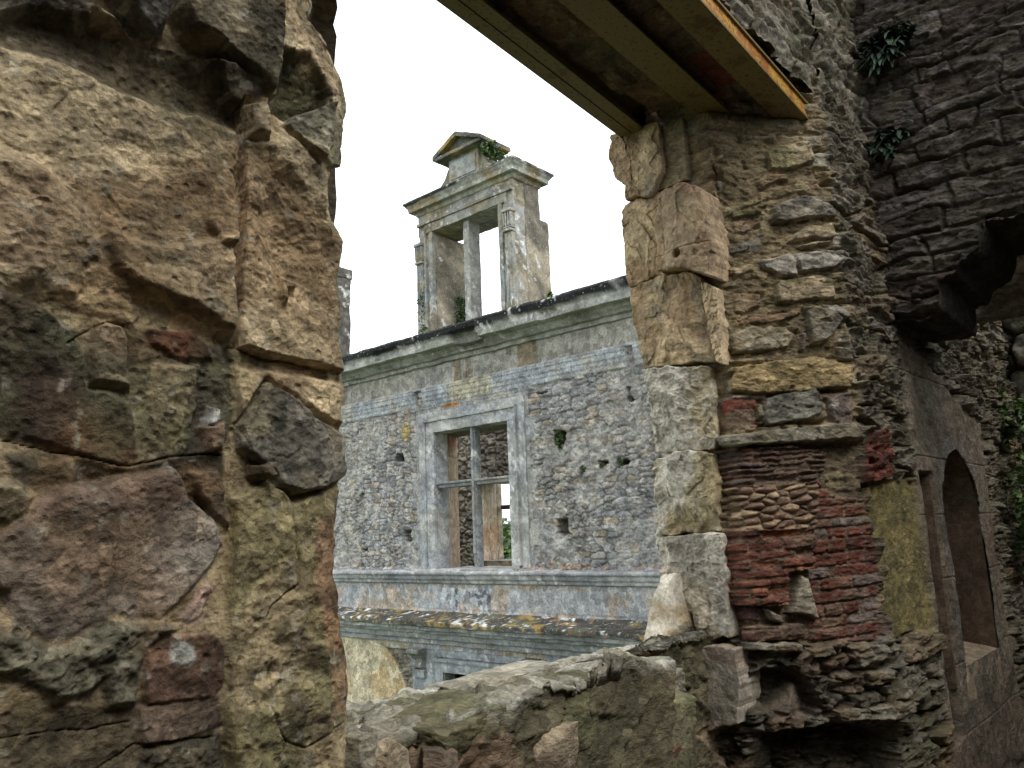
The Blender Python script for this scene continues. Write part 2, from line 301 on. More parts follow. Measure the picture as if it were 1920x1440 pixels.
# ================================================================== NEAR WALL, left pier (inner face y = 1.35)
V0 = 1.35
near = thing('window_wall', 'thick rubble wall with a large ruined window opening that the picture looks through', 'wall', (2.6, 1.8, -1.6))
LT = lambda *pts: [(on(x, y, 1, V0)[0], on(x, y, 1, V0)[2]) for x, y in pts]
def left_pier():
    edge_px = [(600, -60), (605, 20), (590, 60), (612, 82), (637, 112), (641, 150), (638, 200), (636, 300), (624, 350), (628, 410), (646, 455), (641, 520), (643, 590), (638, 640), (645, 685), (650, 720), (641, 765), (652, 820), (655, 890), (645, 950), (642, 1000), (643, 1090), (650, 1180), (654, 1250), (657, 1300), (655, 1440), (655, 1500)]
    ez = np.array([on(x, y, 1, V0)[2] for x, y in edge_px]); eu = np.array([on(x, y, 1, V0)[0] for x, y in edge_px])
    o = np.argsort(ez); ez, eu = ez[o], eu[o]
    # path parameter s: inner face from x=-.6 to x=1 (edge), corner, then the splayed reveal to y=2.28
    rc = .05; s1 = np.concatenate([np.arange(-.6, .22, .012), np.arange(.22, 1.0-rc, .0024)])
    th = np.arange(0, 1.0001, .05); n1 = len(s1)
    s2 = np.arange(0, 1.12, .012)[1:]
    z = np.concatenate([np.arange(-1.9, -.46, .02), np.arange(-.46, 1.2, .0024), np.arange(1.2, 3.6, .02)])
    S = np.concatenate([s1, (1-rc)+th*rc*1.5, (1+rc*.5)+s2]); nS = len(S)
    X, Z = np.meshgrid(S, z, indexing='ij')
    # plan position and normal
    px = np.zeros(nS); py = np.zeros(nS); nx = np.zeros(nS); ny = np.zeros(nS)
    px[:n1] = s1; py[:n1] = V0; ny[:n1] = -1
    a2 = math.atan2(.95, .48)  # reveal direction (.62,.93)
    rx_, ry_ = math.cos(a2), math.sin(a2); Nr = np.array([ry_, -rx_])
    for i, t in enumerate(th):
        ang = -math.pi/2+t*(math.atan2(Nr[1], Nr[0])+math.pi/2); k = n1+i
        nx[k], ny[k] = math.cos(ang), math.sin(ang); px[k] = 1-rc+rc*nx[k]; py[k] = V0+rc+rc*ny[k]
    x0, y0 = px[n1+len(th)-1], py[n1+len(th)-1]
    for i, t in enumerate(s2): k = n1+len(th)+i; px[k] = x0+rx_*t; py[k] = y0+ry_*t; nx[k], ny[k] = Nr
    # ---- relief: start from rubble-ish background
    wx = fbm(X*7, Z*7, 1, 4)*.012; wz = fbm(X*7+5, Z*7+9, 4, 4)*.012
    x, y = X+wx, Z+wz; x2, y2 = X+wx*.45, Z+wz*.45
    ed, rid, off = voro(x/.24, y/.17, 3); ed = ed*.2
    out = (X < .24) | (X > 1.05) | (Z < -.47) | (Z > 1.2)
    mt_ = L(172, 150, 110)*.75
    H = ss(0, .03, ed-.008)*.035+(rid[..., 0]-.5)*.03+off[..., 0]*(rid[..., 1]-.5)*.06
    c0 = np.stack([mt_*f for f in (.7, .9, 1.15)], 0)
    Cc = mixc(mixc(np.broadcast_to(L(140, 122, 90), X.shape+(3,)), L(112, 100, 84), rid[..., 2]), L(120, 84, 60), ss(.6, .8, rid[..., 3]))
    Cc = mixc(Cc, L(150, 130, 96), 1-ss(0, .01, ed-.006))
    bgH = .0+.012*fbm(X*5, Z*5, 9, 3); inner = ~out
    H = np.where(out, H, bgH); Cc = np.where(out[..., None], Cc, L(146, 125, 88))
    # list: polygon px, height, edge width, tilt(x,z), roughness, colour, second colour, noise scale
    def st(pts, h, w, tl, rg, c1, c2, sc=9, warp=1., cs=1.0, mode='mix'):
        if c1 is not None: c1 = c1*.88+L(168, 148, 112)*.12; c2 = c2*.88+L(150, 130, 96)*.12; kl = lambda q: q*min(1.15, (float(q@np.array([.3, .59, .11]))/.27)**.55); c1 = kl(c1); c2 = kl(c2)
        nonlocal H, Cc
        P = np.array(LT(*pts)); c = P.mean(0); xa, ya = (x, y) if warp >= 1 else (x2, y2)
        lo = P.min(0)-.08; hi = P.max(0)+.08; k = (X > lo[0]) & (X < hi[0]) & (Z > lo[1]) & (Z < hi[1])
        xa, ya, Xk, Zk = xa[k], ya[k], X[k], Z[k]
        d = sdpoly(xa, ya, P); mth = ss(-w*.3, w, d)
        hh = (h*.6 if mode != 'add' and h < .045 else h)+tl[0]*(Xk-c[0])+tl[1]*(Zk-c[1])+rg*(fbm(Xk*sc*1.8, Zk*sc*1.8, int(abs(h)*1000)+3, 5, .55)+.5*(ridged(Xk*sc*3, Zk*sc*3.6, 8, 3)-.6))
        if mode == 'add': H[k] = H[k]+mth*hh
        else: H[k] = H[k]*(1-mth)+hh*mth
        if c1 is not None:
            cm = ss(-.006, .004, d+.004*fbm(Xk*40, Zk*40, 23, 3))*cs
            cc = mixc(np.broadcast_to(c1, Xk.shape+(3,)), c2, ss(-.3, .4, fbm(Xk*sc, Zk*sc, 21, 4)))
            Cc[k] = Cc[k]*(1-cm[..., None])+cc*cm[..., None]
    tan, tan2, buff = L(168, 146, 106), L(142, 118, 80), L(188, 160, 110)
    # B main smooth surface with broad undulations (light comes from above)
    st([(-60, 60), (120, 110), (250, 170), (442, 230), (442, 640), (330, 640), (200, 590), (80, 560), (-60, 545)], .02, .03, (0, 0), .010, tan, tan2, 4, 0)
    H += inner*.012*fbm(X*3.2+2, Z*3.2, 14, 3)
    st([(-60, 280), (60, 300), (125, 350), (180, 430), (190, 500), (120, 540), (-60, 540)], .018, .03, (-.05, .1), .004, L(160, 134, 100), tan, 6, 0, .8, 'add')
    st([(190, 430), (290, 470), (430, 440), (436, 600), (425, 640), (350, 585), (250, 545), (200, 500)], .028, .014, (0, -.08), .003, None, None, 6, 0, 1, 'add')
    st([(150, 500), (250, 545), (350, 590), (420, 630), (425, 655), (300, 650), (180, 590), (130, 560)], -.006, .02, (0, .05), .002, buff, buff*.85, 6, 0)
    st([(380, 350), (435, 300), (445, 440), (430, 470), (395, 465), (372, 420)], .014, .008, (.1, -.1), .004, None, None, 9, 0, 1, 'add')
    # A overhang band at the top: recess, then the protruding courses
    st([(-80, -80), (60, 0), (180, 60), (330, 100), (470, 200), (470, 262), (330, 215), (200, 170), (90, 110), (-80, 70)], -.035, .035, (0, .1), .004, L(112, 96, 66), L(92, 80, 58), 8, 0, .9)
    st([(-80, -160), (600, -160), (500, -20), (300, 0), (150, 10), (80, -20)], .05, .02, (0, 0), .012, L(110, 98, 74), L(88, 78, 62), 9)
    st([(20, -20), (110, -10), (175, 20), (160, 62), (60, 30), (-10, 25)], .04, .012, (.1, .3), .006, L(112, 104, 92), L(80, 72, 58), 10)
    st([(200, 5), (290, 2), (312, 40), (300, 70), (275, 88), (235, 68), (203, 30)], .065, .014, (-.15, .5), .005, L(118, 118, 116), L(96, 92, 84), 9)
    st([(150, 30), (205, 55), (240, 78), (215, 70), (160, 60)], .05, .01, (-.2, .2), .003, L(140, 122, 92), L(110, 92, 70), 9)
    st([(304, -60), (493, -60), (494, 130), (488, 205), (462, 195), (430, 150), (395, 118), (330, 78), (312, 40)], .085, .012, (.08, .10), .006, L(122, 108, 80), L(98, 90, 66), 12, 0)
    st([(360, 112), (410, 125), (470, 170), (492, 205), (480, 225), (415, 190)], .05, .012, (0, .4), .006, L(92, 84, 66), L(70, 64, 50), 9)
    # right column of dressed stones
    col1 = [(442, 190), (560, 240), (640, 300), (640, 700), (520, 672), (440, 655)]
    st(col1, .036, .006, (-.05, -.02), .008, L(178, 154, 112), L(150, 126, 86), 5, 0)
    st([(500, -80), (660, -80), (660, 320), (625, 320), (560, 250), (492, 190), (498, 120)], .045, .008, (-.1, 0), .006, L(172, 152, 112), L(140, 128, 92), 6, 0)
    st([(495, 110), (560, 120), (600, 190), (606, 240), (590, 325), (568, 300), (570, 262), (500, 215)], -.05, .015, (.25, .5), .008, L(118, 110, 76), L(100, 100, 60), 9, 0)
    st([(530, 225), (605, 205), (606, 290), (588, 325), (566, 300), (520, 245)], .05, .006, (.1, .1), .005, L(126, 120, 96), L(104, 100, 80), 12, 0)
    st([(440, 205), (480, 195), (490, 240), (484, 272), (446, 268)], .058, .012, (0, 0), .004, L(142, 122, 88), tan2, 12, 0)
    st([(447, 275), (520, 250), (600, 300), (632, 400), (636, 440), (560, 380), (480, 300)], .022, .03, (0, .1), .002, L(168, 156, 128), tan, 5, 0, .8, 'add')
    st([(520, 300), (640, 470), (640, 640), (570, 600), (500, 540), (450, 400)], -.018, .06, (.1, 0), .010, None, None, 6, 0, 1, 'add')
    st([(515, 525), (545, 530), (550, 545), (528, 548), (520, 580), (512, 560)], .02, .006, (0, 0), .002, None, None, 14, 0, 1, 'add')
    # vertical crack between the column and the left surface
    st([(439, 190), (443, 190), (448, 400), (442, 520), (436, 655), (433, 655), (439, 520), (444, 400)], -.03, .0025, (0, 0), 0, L(110, 90, 62), L(110, 90, 62), 9, 0)
    # lower left big stones
    st([(-80, 525), (20, 545), (90, 575), (140, 620), (168, 660), (170, 728), (215, 742), (246, 770), (248, 850), (210, 862), (130, 852), (40, 820), (-80, 800)], .022, .012, (.03, .06), .007, L(92, 84, 62), L(86, 64, 48), 6)
    st([(180, 590), (230, 610), (245, 640), (240, 690), (250, 745), (215, 738), (175, 722), (172, 660)], .03, .01, (0, 0), .005, L(150, 130, 98), L(126, 108, 84), 10)
    st([(240, 617), (420, 655), (440, 700), (425, 860), (330, 870), (255, 850), (246, 740)], -.008, .012, (0, 0), .006, L(116, 106, 70), L(90, 84, 62), 10)
    st([(278, 616), (350, 618), (392, 648), (398, 676), (335, 680), (290, 650)], .012, .008, (0, 0), .006, L(136, 72, 44), L(110, 64, 42), 12)
    st([(294, 690), (358, 690), (362, 730), (352, 770), (352, 825), (320, 838), (285, 810), (285, 740)], .018, .01, (0, .1), .007, L(134, 124, 72), L(150, 132, 96), 8)
    st([(366, 700), (398, 705), (420, 750), (405, 790), (385, 850), (368, 800)], -.03, .008, (0, .2), .010, L(90, 80, 66), L(80, 72, 64), 12)
    st([(392, 760), (408, 765), (404, 798), (392, 800)], .02, .005, (0, 0), .002, L(170, 170, 165), L(140, 140, 134), 12)
    st([(385, 800), (420, 790), (424, 840), (400, 850)], .022, .006, (0, 0), .003, L(140, 108, 84), L(120, 100, 84), 12)
    st([(0, 850), (120, 855), (140, 900), (60, 915), (20, 900)], .0, .02, (0, .2), .006, L(96, 84, 60), L(84, 78, 60), 10)
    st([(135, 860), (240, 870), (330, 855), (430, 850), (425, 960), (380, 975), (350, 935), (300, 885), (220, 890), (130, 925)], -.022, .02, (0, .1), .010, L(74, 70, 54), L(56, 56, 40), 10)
    st([(-60, 890), (20, 900), (58, 925), (40, 960), (5, 978), (-60, 975)], .025, .012, (0, .2), .006, L(168, 146, 108), L(128, 118, 84), 10)
    st([(355, 880), (415, 880), (428, 920), (425, 990), (390, 960)], .014, .008, (0, 0), .005, L(112, 96, 74), L(90, 78, 60), 10)
    # G large pink grey stone
    st([(-60, 1000), (0, 990), (50, 945), (120, 905), (210, 880), (320, 868), (342, 895), (352, 935), (395, 968), (410, 1010), (395, 1050), (360, 1095), (325, 1140), (290, 1165), (200, 1150), (180, 1168), (100, 1200), (60, 1185), (25, 1165), (0, 1115), (-60, 1080)], .03, .012, (0, .03), .006, L(140, 130, 118), L(128, 110, 92), 4)
    st([(60, 930), (220, 885), (330, 875), (350, 935), (250, 960), (140, 960), (50, 980)], .004, .03, (0, 0), .002, L(142, 112, 100), L(134, 120, 112), 8, 1, .6, 'add')
    st([(208, 975), (212, 1010), (204, 1060), (198, 1150), (194, 1150), (200, 1060), (207, 1010), (204, 975)], -.006, .002, (0, 0), 0, None, None, 9, 0, 1, 'add')
    st([(375, 1095), (392, 1110), (378, 1165), (350, 1180), (335, 1165)], .02, .008, (0, 0), .003, L(168, 138, 124), L(150, 126, 112), 10)
    # H lumpy mortar ledge and the smoother bed below
    st([(-60, 1290), (55, 1300), (180, 1320), (270, 1290), (420, 1380), (430, 1460), (-60, 1470)], -.006, .02, (0, .02), .006, L(128, 108, 70), L(106, 92, 66), 7)
    st([(-60, 1160), (40, 1185), (100, 1210), (200, 1165), (300, 1172), (330, 1185), (262, 1215), (255, 1260), (250, 1310), (195, 1322), (187, 1275), (150, 1302), (90, 1305), (50, 1280), (-60, 1240)], .034, .012, (0, -.1), .014, L(118, 112, 88), L(96, 90, 70), 18)
    st([(265, 1215), (318, 1192), (400, 1190), (416, 1230), (414, 1285), (395, 1310), (270, 1320), (255, 1270)], .024, .006, (0, 0), .003, L(108, 74, 56), L(128, 90, 68), 8, 0)
    st([(250, 1320), (410, 1300), (412, 1360), (340, 1390), (262, 1395)], .016, .006, (0, 0), .004, L(100, 80, 66), L(116, 94, 76), 10, 0)
    st([(312, 1215), (325, 1204), (342, 1204), (354, 1218), (354, 1238), (342, 1250), (324, 1250), (312, 1238)], .028, .003, (0, 0), .001, L(150, 150, 140), L(124, 126, 118), 20, 0)
    st([(262, 1400), (410, 1370), (420, 1470), (250, 1470)], .012, .01, (0, .1), .012, L(98, 88, 66), L(82, 74, 58), 16)
    # K grey stone and lower column
    st([(440, 795), (470, 760), (502, 715), (560, 750), (600, 790), (645, 810), (660, 890), (610, 915), (562, 927), (520, 915), (500, 880), (450, 840)], .034, .01, (.0, .04), .007, L(138, 124, 98), L(112, 106, 94), 8)
    st([(430, 930), (500, 895), (560, 935), (655, 905), (660, 1470), (420, 1470), (420, 1100)], .024, .01, (-.05, 0), .009, L(160, 138, 96), L(136, 122, 76), 5)
    st([(600, 980), (660, 960), (665, 1330), (610, 1330), (590, 1100)], .002, .03, (0, 0), .001, L(170, 118, 76), L(154, 112, 78), 6, 1, .75, 'add')
    st([(430, 690), (500, 690), (560, 700), (660, 720), (660, 800), (600, 785), (500, 712), (440, 790)], .03, .01, (0, -.05), .006, L(184, 158, 112), L(160, 132, 90), 6)
    st([(472, 870), (495, 865), (502, 890), (485, 900), (470, 890)], .05, .008, (0, 0), .003, L(110, 94, 70), L(110, 94, 70), 12)
    for pth in ([(550, 935), (560, 1040), (558, 1090), (500, 1140), (485, 1165)], [(498, 1235), (510, 1330), (525, 1385), (560, 1400), (640, 1350)], [(0, 820), (90, 845), (230, 862), (330, 850), (430, 852)], [(150, 1455), (250, 1392), (400, 1378)], [(0, 1385), (100, 1370), (240, 1345)],
                [(420, 655), (520, 672), (600, 688), (640, 700)], [(440, 790), (470, 850), (510, 910), (560, 928), (640, 905)], [(120, 640), (200, 600), (240, 610)]):
        for a, b in zip(pth[:-1], pth[1:]):
            dx, dy = b[0]-a[0], b[1]-a[1]; l = math.hypot(dx, dy); nxp, nyp = -dy/l*1.8, dx/l*1.8
            st([(a[0]+nxp, a[1]+nyp), (b[0]+nxp, b[1]+nyp), (b[0]-nxp, b[1]-nyp), (a[0]-nxp, a[1]-nyp)], -.014, .0025, (0, 0), 0, None, None, 9, 1, 1, 'add')
    # pitted, scabby zone low on the right; fine crumble everywhere
    sc_ = ss(-.1, .4, fbm(X*5+1, Z*5, 33, 3))
    low = ss(.02, -.12, Z)*ss(.72, .82, X)
    H += inner*(low*.016*(ridged(X*22, Z*22, 40, 4)-.6)+.0045*fbm(X*26, Z*30, 41, 5, .62)+.003*sc_*(ridged(X*60, Z*66, 44, 3)-.6))
    Cc = mixc(Cc, L(92, 78, 54), low*ss(.05, .5, fbm(X*16, Z*18, 45, 4))*.8)
    Cc = mixc(Cc, L(130, 92, 48), inner*ss(.15, .6, fbm(X*3.5+7, Z*3.5, 46, 4))*.35)
    Cc = mixc(Cc, L(88, 92, 58), inner*ss(.3, .8, fbm(X*6+3, Z*4+2, 47, 4))*.3)
    Cc = mixc(Cc, L(150, 140, 120), inner*ss(.62, .8, fbm(X*40, Z*40, 48, 3))*.5)
    H += inner*(facet(X, Z, .07, .05, .0032, 300)+facet(X, Z, .02, .014, .0016, 301))*(1-.6*ss(-.2, .3, fbm(X*2.5, Z*2.5, 302, 3)))
    # shift of the edge
    du = np.interp(z, ez, eu)-1.0
    du = np.where((z > 1.5) | (z < -.6), 0, du)+fbm(z*14, z*0+3, 50, 4)*.004
    H[n1-4:] *= .45; H[n1+len(th):] *= .3
    Px = px[:, None]+nx[:, None]*H; Py = py[:, None]+ny[:, None]*H
    wgt = ss(.80, .98, X); Px = Px+du[None]*wgt+(.012-.03*ss(.96, 1.06, Z)+.012*fbm(Z*6, Z*0, 55, 4))*wgt
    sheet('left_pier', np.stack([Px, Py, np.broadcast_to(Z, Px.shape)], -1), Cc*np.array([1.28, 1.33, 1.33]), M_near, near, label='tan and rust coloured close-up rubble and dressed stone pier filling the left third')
left_pier()
# the two hidden faces that close the pier behind
def plainwall(name, a, b, z0, z1, n, parent, col=None, res=.03, relief=.03, seed=5, mat=None, label=None, cell=(.3, .16)):
    """rubble face between plan points a and b, facing n"""
    a, b, n = np.array(a, float), np.array(b, float), np.array(n, float); l = np.linalg.norm(b-a)
    s = np.linspace(0, l, max(3, int(l/res))); z = np.linspace(z0, z1, max(3, int((z1-z0)/res))); S, Z = np.meshgrid(s, z, indexing='ij')
    ed, rid, off = voro((S+fbm(S*3, Z*3, seed, 3)*.05)/cell[0], (Z+fbm(S*3, Z*3, seed+2, 3)*.03)/cell[1], seed)
    H = ss(0, .07, ed-.02)*relief*.7+(rid[..., 0]-.5)*relief*.7+off[..., 0]*(rid[..., 1]-.5)*relief+fbm(S*8, Z*8, seed+4, 4)*relief*.2+facet(S, Z, cell[0]*.5, cell[1]*.5, relief*.45, seed+9)
    c1, c2, c3 = col if col is not None else (L(150, 134, 104), L(112, 98, 80), L(140, 128, 104))
    Cc = mixc(mixc(np.broadcast_to(c1, S.shape+(3,)), c2, rid[..., 2]), c3, 1-ss(0, .05, ed-.03))
    P = a[None, None, :2]*(1-S[..., None]/l)+b[None, None, :2]*(S[..., None]/l)+n[None, None, :2]*H[..., None]
    return sheet(name, np.concatenate([P, Z[..., None]], -1), Cc, mat or M_mid, parent, label=label)
plainwall('inner_face', (-2.3, 1.345), (-.58, 1.345), -1.8, 3.7, (0, -1), near, res=.04)
plainwall('outer_face', (1.66, 2.3), (-3.2, 2.3), -6, 4.5, (0, 1), near, res=.06)
# ================================================================== NEAR WALL, right side: splayed reveal and inner face
PA = np.array([3.53, 1.72]); PB = np.array([4.1, V0]); dAB = PB-PA; LS = np.linalg.norm(dAB); dAB = dAB/LS; nAB = np.array([-dAB[1], dAB[0]])
if nAB[0] > 0: nAB = -nAB
def RS(*pts):                                    # photo pixels -> (s, z) on the splay
    r = []
    for x, y in pts:
        p = on_plane(x, y, np.array([PA[0], PA[1], 0]), np.array([nAB[0], nAB[1], 0])); r.append(((p[:2]-PA)@dAB, p[2]))
    return r
def RI(*pts):                                    # pixels -> (s, z) on the inner face
    r = []
    for x, y in pts:
        p = on(x, y, 1, V0); r.append((LS+p[0]-PB[0], p[2]))
    return r
RED, RED2, PUR = L(130, 72, 48), L(104, 56, 40), L(104, 76, 62)
def inner_face(S, Z):
    """relief and colour of the ragged inner face, also used over the opening"""
    x = S+fbm(S*4, Z*4, 61, 4)*.05; y = Z+fbm(S*4+3, Z*4+8, 64, 4)*.03
    ed, rid, off = voro(x/.55, y/.12, 66); d = ed*.12
    H = ss(.0, .007, d-.002)*.03*(.2+1.4*rid[..., 0])+off[..., 1]*(rid[..., 1]-.3)*.06+off[..., 0]*(rid[..., 2]-.5)*.07+facet(S, Z, .28, .07, .03, 310)+facet(S, Z, .09, .025, .010, 311)
    H += .010*fbm(S*8, Z*26, 67, 4, .6)+.008*(ridged(S*6, Z*18, 68, 4)-.6)
    Cc = mixc(np.broadcast_to(L(150, 140, 118), S.shape+(3,)), L(120, 108, 84), rid[..., 3])
    Cc = mixc(Cc, L(140, 118, 84), ss(.7, .9, rid[..., 2])); Cc = mixc(Cc, L(116, 104, 74), 1-ss(.001, .012, d))
    Cc = mixc(Cc, L(92, 92, 58), ss(.2, .6, fbm(S*5, Z*5, 69, 3))*.5)
    return H, Cc*np.array([.84, .85, .88])
def right_wall():
    sA = np.arange(-.36, 0, .02); sB = np.arange(0, LS+.35, .0046); sC = np.arange(LS+.35, 6.0, .013)
    S = np.concatenate([sA, sB, sC]); z = np.concatenate([np.arange(-1.9, -1.25, .03), np.arange(-1.25, 2.3, .0044), np.arange(2.3, 3.7, .012)])
    X, Z = np.meshgrid(S, z, indexing='ij')
    P = np.zeros((len(S), 2)); N = np.zeros((len(S), 2)); nI = np.array([0, -1.]); nO = np.array([-1., 0])
    for i, s in enumerate(S):
        if s < 0: P[i] = PA+np.array([0, -s]); b = nO; t = ss(-.05, 0, s)*.5; N[i] = b*(1-t)+nAB*t
        elif s < LS: P[i] = PA+dAB*s; t = ss(LS-.07, LS, s)*.5; t0 = (1-ss(0, .05, s))*.5; N[i] = nAB*(1-t-t0)+nI*t+nO*t0
        else: P[i] = PB+np.array([s-LS, 0]); t = .5*(1-ss(LS, LS+.07, s)); N[i] = nI*(1-t)+nAB*t
        N[i] /= np.linalg.norm(N[i])
    # ---- splay: flat, wide split stones in wavering courses
    zz = Z-.05*X                                                    # courses run slightly downhill to the left
    x = X+fbm(X*6, Z*6, 71, 4)*.03; y = zz+fbm(X*5+4, Z*7, 74, 4)*.013
    ed, rid, loc = coursed(x, y, 5, .085, .24, -2.2, 4.2, -.8, 7)
    H = ss(.0, .014, ed-.006)*.028*(.3+rid[..., 0]*1.2)+loc[..., 1]*(rid[..., 1]-.2)*-.012+loc[..., 0]*(rid[..., 2]-.5)*.03
    H += .009*fbm(X*9, Z*34, 76, 5, .6)+.010*(ridged(X*7, Z*30, 77, 4)-.6)+facet(X, Z, .11, .03, .012, 312)
    Cc = mixc(np.broadcast_to(L(160, 138, 96), X.shape+(3,)), L(132, 116, 84), rid[..., 3]); Cc = mixc(Cc, L(150, 142, 120), ss(.6, .8, rid[..., 2]))
    Cc = mixc(Cc, L(118, 106, 62), ss(.1, .5, fbm(X*4, Z*4, 78, 3))*.6)
    mort = 1-ss(.001, .012, ed-.006); Cc = mixc(Cc, L(138, 118, 78), mort)
    H = np.where(X < 0, H*.2, H)
    def st(P_, h, w_, rg, c1, c2=None, tl=(0, 0), sc=12, lam=3., wp=.5, add=False):
        nonlocal H, Cc
        Q = np.array(P_); lo = Q.min(0)-.06; hi = Q.max(0)+.06; k = (X > lo[0]) & (X < hi[0]) & (Z > lo[1]) & (Z < hi[1]); c = Q.mean(0)
        Xk, Zk = X[k], Z[k]; xk = Xk+(x[k]-Xk)*wp; zk = Zk+fbm(Xk*9, Zk*9, 81, 4)*.01
        d = sdpoly(xk, zk, Q); t = ss(-w_*.2, w_, d)
        hh = h+facet(Xk, Zk, .06, .03, rg*1.6, 313)+tl[0]*(Xk-c[0])+tl[1]*(Zk-c[1])+rg*(fbm(Xk*sc, Zk*sc*lam, 82, 5, .58)+.8*(ridged(Xk*sc*.8, Zk*sc*lam, 83, 4)-.6))
        H[k] = H[k]+t*hh if add else H[k]*(1-t)+t*hh
        if c1 is not None:
            cm = ss(-.002, .004, d); cc = mixc(np.broadcast_to(c1, Xk.shape+(3,)), c1*.7 if c2 is None else c2, ss(-.3, .4, fbm(Xk*8, Zk*14, 84, 4)))
            Cc[k] = Cc[k]*(1-cm[..., None])+cc*cm[..., None]
    c3 = lambda *pts: RS(*[(1330+a/3.131, 220+b/3.131) for a, b in pts])
    g1, g2, b1, b2, ol = L(158, 150, 134), L(120, 112, 96), L(168, 148, 108), L(140, 112, 76), L(128, 120, 74)
    # mortar bed patch under the traced stones
    st(c3((60, 150), (560, 120), (700, 700), (760, 1450), (60, 1450)), .008, .03, .008, L(140, 122, 82), L(120, 104, 70))
    for q in [((325, 200), (420, 180), (570, 140), (600, 290), (420, 320), (340, 330), (325, 260), .04, b1, ol), ((265, 385), (330, 350), (430, 345), (460, 380), (300, 425), .03, b1, b2),
              ((85, 550), (285, 490), (285, 440), (620, 375), (640, 425), (460, 465), (300, 500), (90, 590), .022, L(130, 118, 80), b2), ((120, 560), (300, 535), (300, 580), (125, 600), .028, ol, b2),
              ((355, 545), (420, 510), (520, 480), (610, 470), (640, 560), (650, 600), (420, 635), (360, 630), .06, L(150, 140, 116), g2), ((610, 480), (690, 540), (715, 615), (640, 600), .05, g1, g2),
              ((130, 620), (300, 600), (300, 650), (200, 690), (140, 680), .022, b2, g2), ((480, 690), (540, 650), (690, 640), (720, 700), (700, 730), (560, 720), (440, 740), .045, b1, g1),
              ((500, 765), (600, 740), (690, 735), (690, 755), (540, 785), .05, g1, b1), ((290, 700), (320, 700), (280, 790), (100, 820), (60, 790), .014, L(120, 110, 90), g2),
              ((280, 840), (460, 800), (480, 830), (495, 940), (400, 940), (300, 900), .04, L(172, 162, 140), g1), ((470, 815), (690, 795), (730, 850), (700, 905), (520, 925), (490, 880), .052, L(172, 164, 144), g1),
              ((110, 900), (250, 865), (250, 910), (120, 935), .03, b1, b2), ((370, 960), (640, 940), (740, 975), (720, 1000), (720, 1060), (480, 1095), (380, 1100), (370, 1030), .045, b1, ol),
              ((710, 790), (790, 785), (835, 880), (800, 920), (730, 900), .05, g2, g1), ((730, 910), (790, 925), (812, 1000), (760, 970), .06, g1, g2),
              ((140, 1050), (280, 1040), (290, 1110), (200, 1170), (145, 1150), .025, b1, b2), ((165, 1195), (300, 1160), (520, 1130), (540, 1160), (300, 1220), (180, 1230), .03, b2, L(104, 90, 70)),
              ((545, 1125), (620, 1110), (690, 1130), (740, 1200), (700, 1290), (640, 1340), (580, 1330), (560, 1200), .05, g2, L(142, 132, 104)), ((640, 1110), (720, 1100), (790, 1170), (800, 1200), (740, 1195), .05, g1, g2),
              ((120, 1290), (250, 1240), (420, 1230), (470, 1280), (440, 1350), (300, 1390), (140, 1395), .035, L(158, 146, 116), b1), ((515, 1270), (545, 1250), (550, 1390), (520, 1370), .03, g2, g2),
              ((740, 1230), (790, 1210), (850, 1330), (880, 1400), (800, 1370), .04, L(150, 134, 96), g2)]:
        pts, h, ca, cb = [p for p in q if isinstance(p, tuple)], q[-3], q[-2], q[-1]
        st(c3(*pts), h, .009, .006, ca, cb, tl=(0, -.05), lam=2.2)
    f = lambda *p: RS(*p)
    for q in [([(1378, 690), (1450, 680), (1530, 672), (1590, 690), (1590, 730), (1500, 738), (1400, 742), (1372, 735)], .05, L(176, 150, 92), L(140, 120, 70)),
              ([(1352, 752), (1410, 750), (1412, 800), (1355, 808)], .02, L(130, 108, 82), L(150, 90, 66)), ([(1422, 752), (1455, 740), (1520, 732), (1535, 760), (1528, 785), (1430, 800), (1422, 790)], .05, L(132, 128, 112), L(96, 92, 80)),
              ([(1545, 745), (1590, 735), (1590, 800), (1555, 800)], .045, L(150, 140, 126), L(120, 104, 92)), ([(1350, 815), (1520, 800), (1600, 795), (1602, 825), (1530, 830), (1360, 838)], .06, L(150, 142, 118), L(128, 118, 92)),
              ([(1356, 750), (1390, 752), (1390, 772), (1356, 776)], .024, L(150, 78, 56), L(120, 70, 52))]:
        st(f(*q[0]), q[1], .008, .006, q[2], q[3], tl=(0, -.04), lam=2.)
    def bricks(P_, seed, rh, rw, h, cols, rel=.014, mc=L(118, 100, 78)):
        nonlocal H, Cc
        Q = np.array(P_); d = sdpoly(X+fbm(X*12, Z*12, 91, 3)*.010, Z, Q); k = d > -.004
        Xk, Zk = X[k], Z[k]+.004*fbm(X[k]*8, Z[k]*8, 92, 3)-.04*X[k]
        e, r_, l_ = coursed(Xk+.004*fbm(Xk*20, Zk*20, 93, 3), Zk, seed, rh, rw, -2, 3, -1, 6, .25)
        e = e+.004*fbm(Xk*40, Zk*60, 94, 3)
        miss = (r_[..., 3] > .9)*1.; H[k] = h+rel*ss(.001, .0055, e-.003)*(.2+1.5*r_[..., 0])*(1-1.6*miss)+.003*fbm(Xk*40, Zk*80, 95, 4, .6)+facet(Xk, Zk, .04, .02, .006, 340)
        cc = mixc(np.broadcast_to(cols[0], Xk.shape+(3,)), cols[1], r_[..., 1]); cc = mixc(cc, cols[2], ss(.65, .85, r_[..., 2])); cc = mixc(cc, cols[2]*.7, ss(.2, .6, fbm(Xk*25, Zk*25, 96, 3))*.5); cc = mixc(cc, mc, ss(.1, .5, fbm(Xk*7+2, Zk*9, 98, 4))*.6)
        cc = mixc(cc, mc, 1-ss(0, .006, e-.002)); Cc[k] = cc
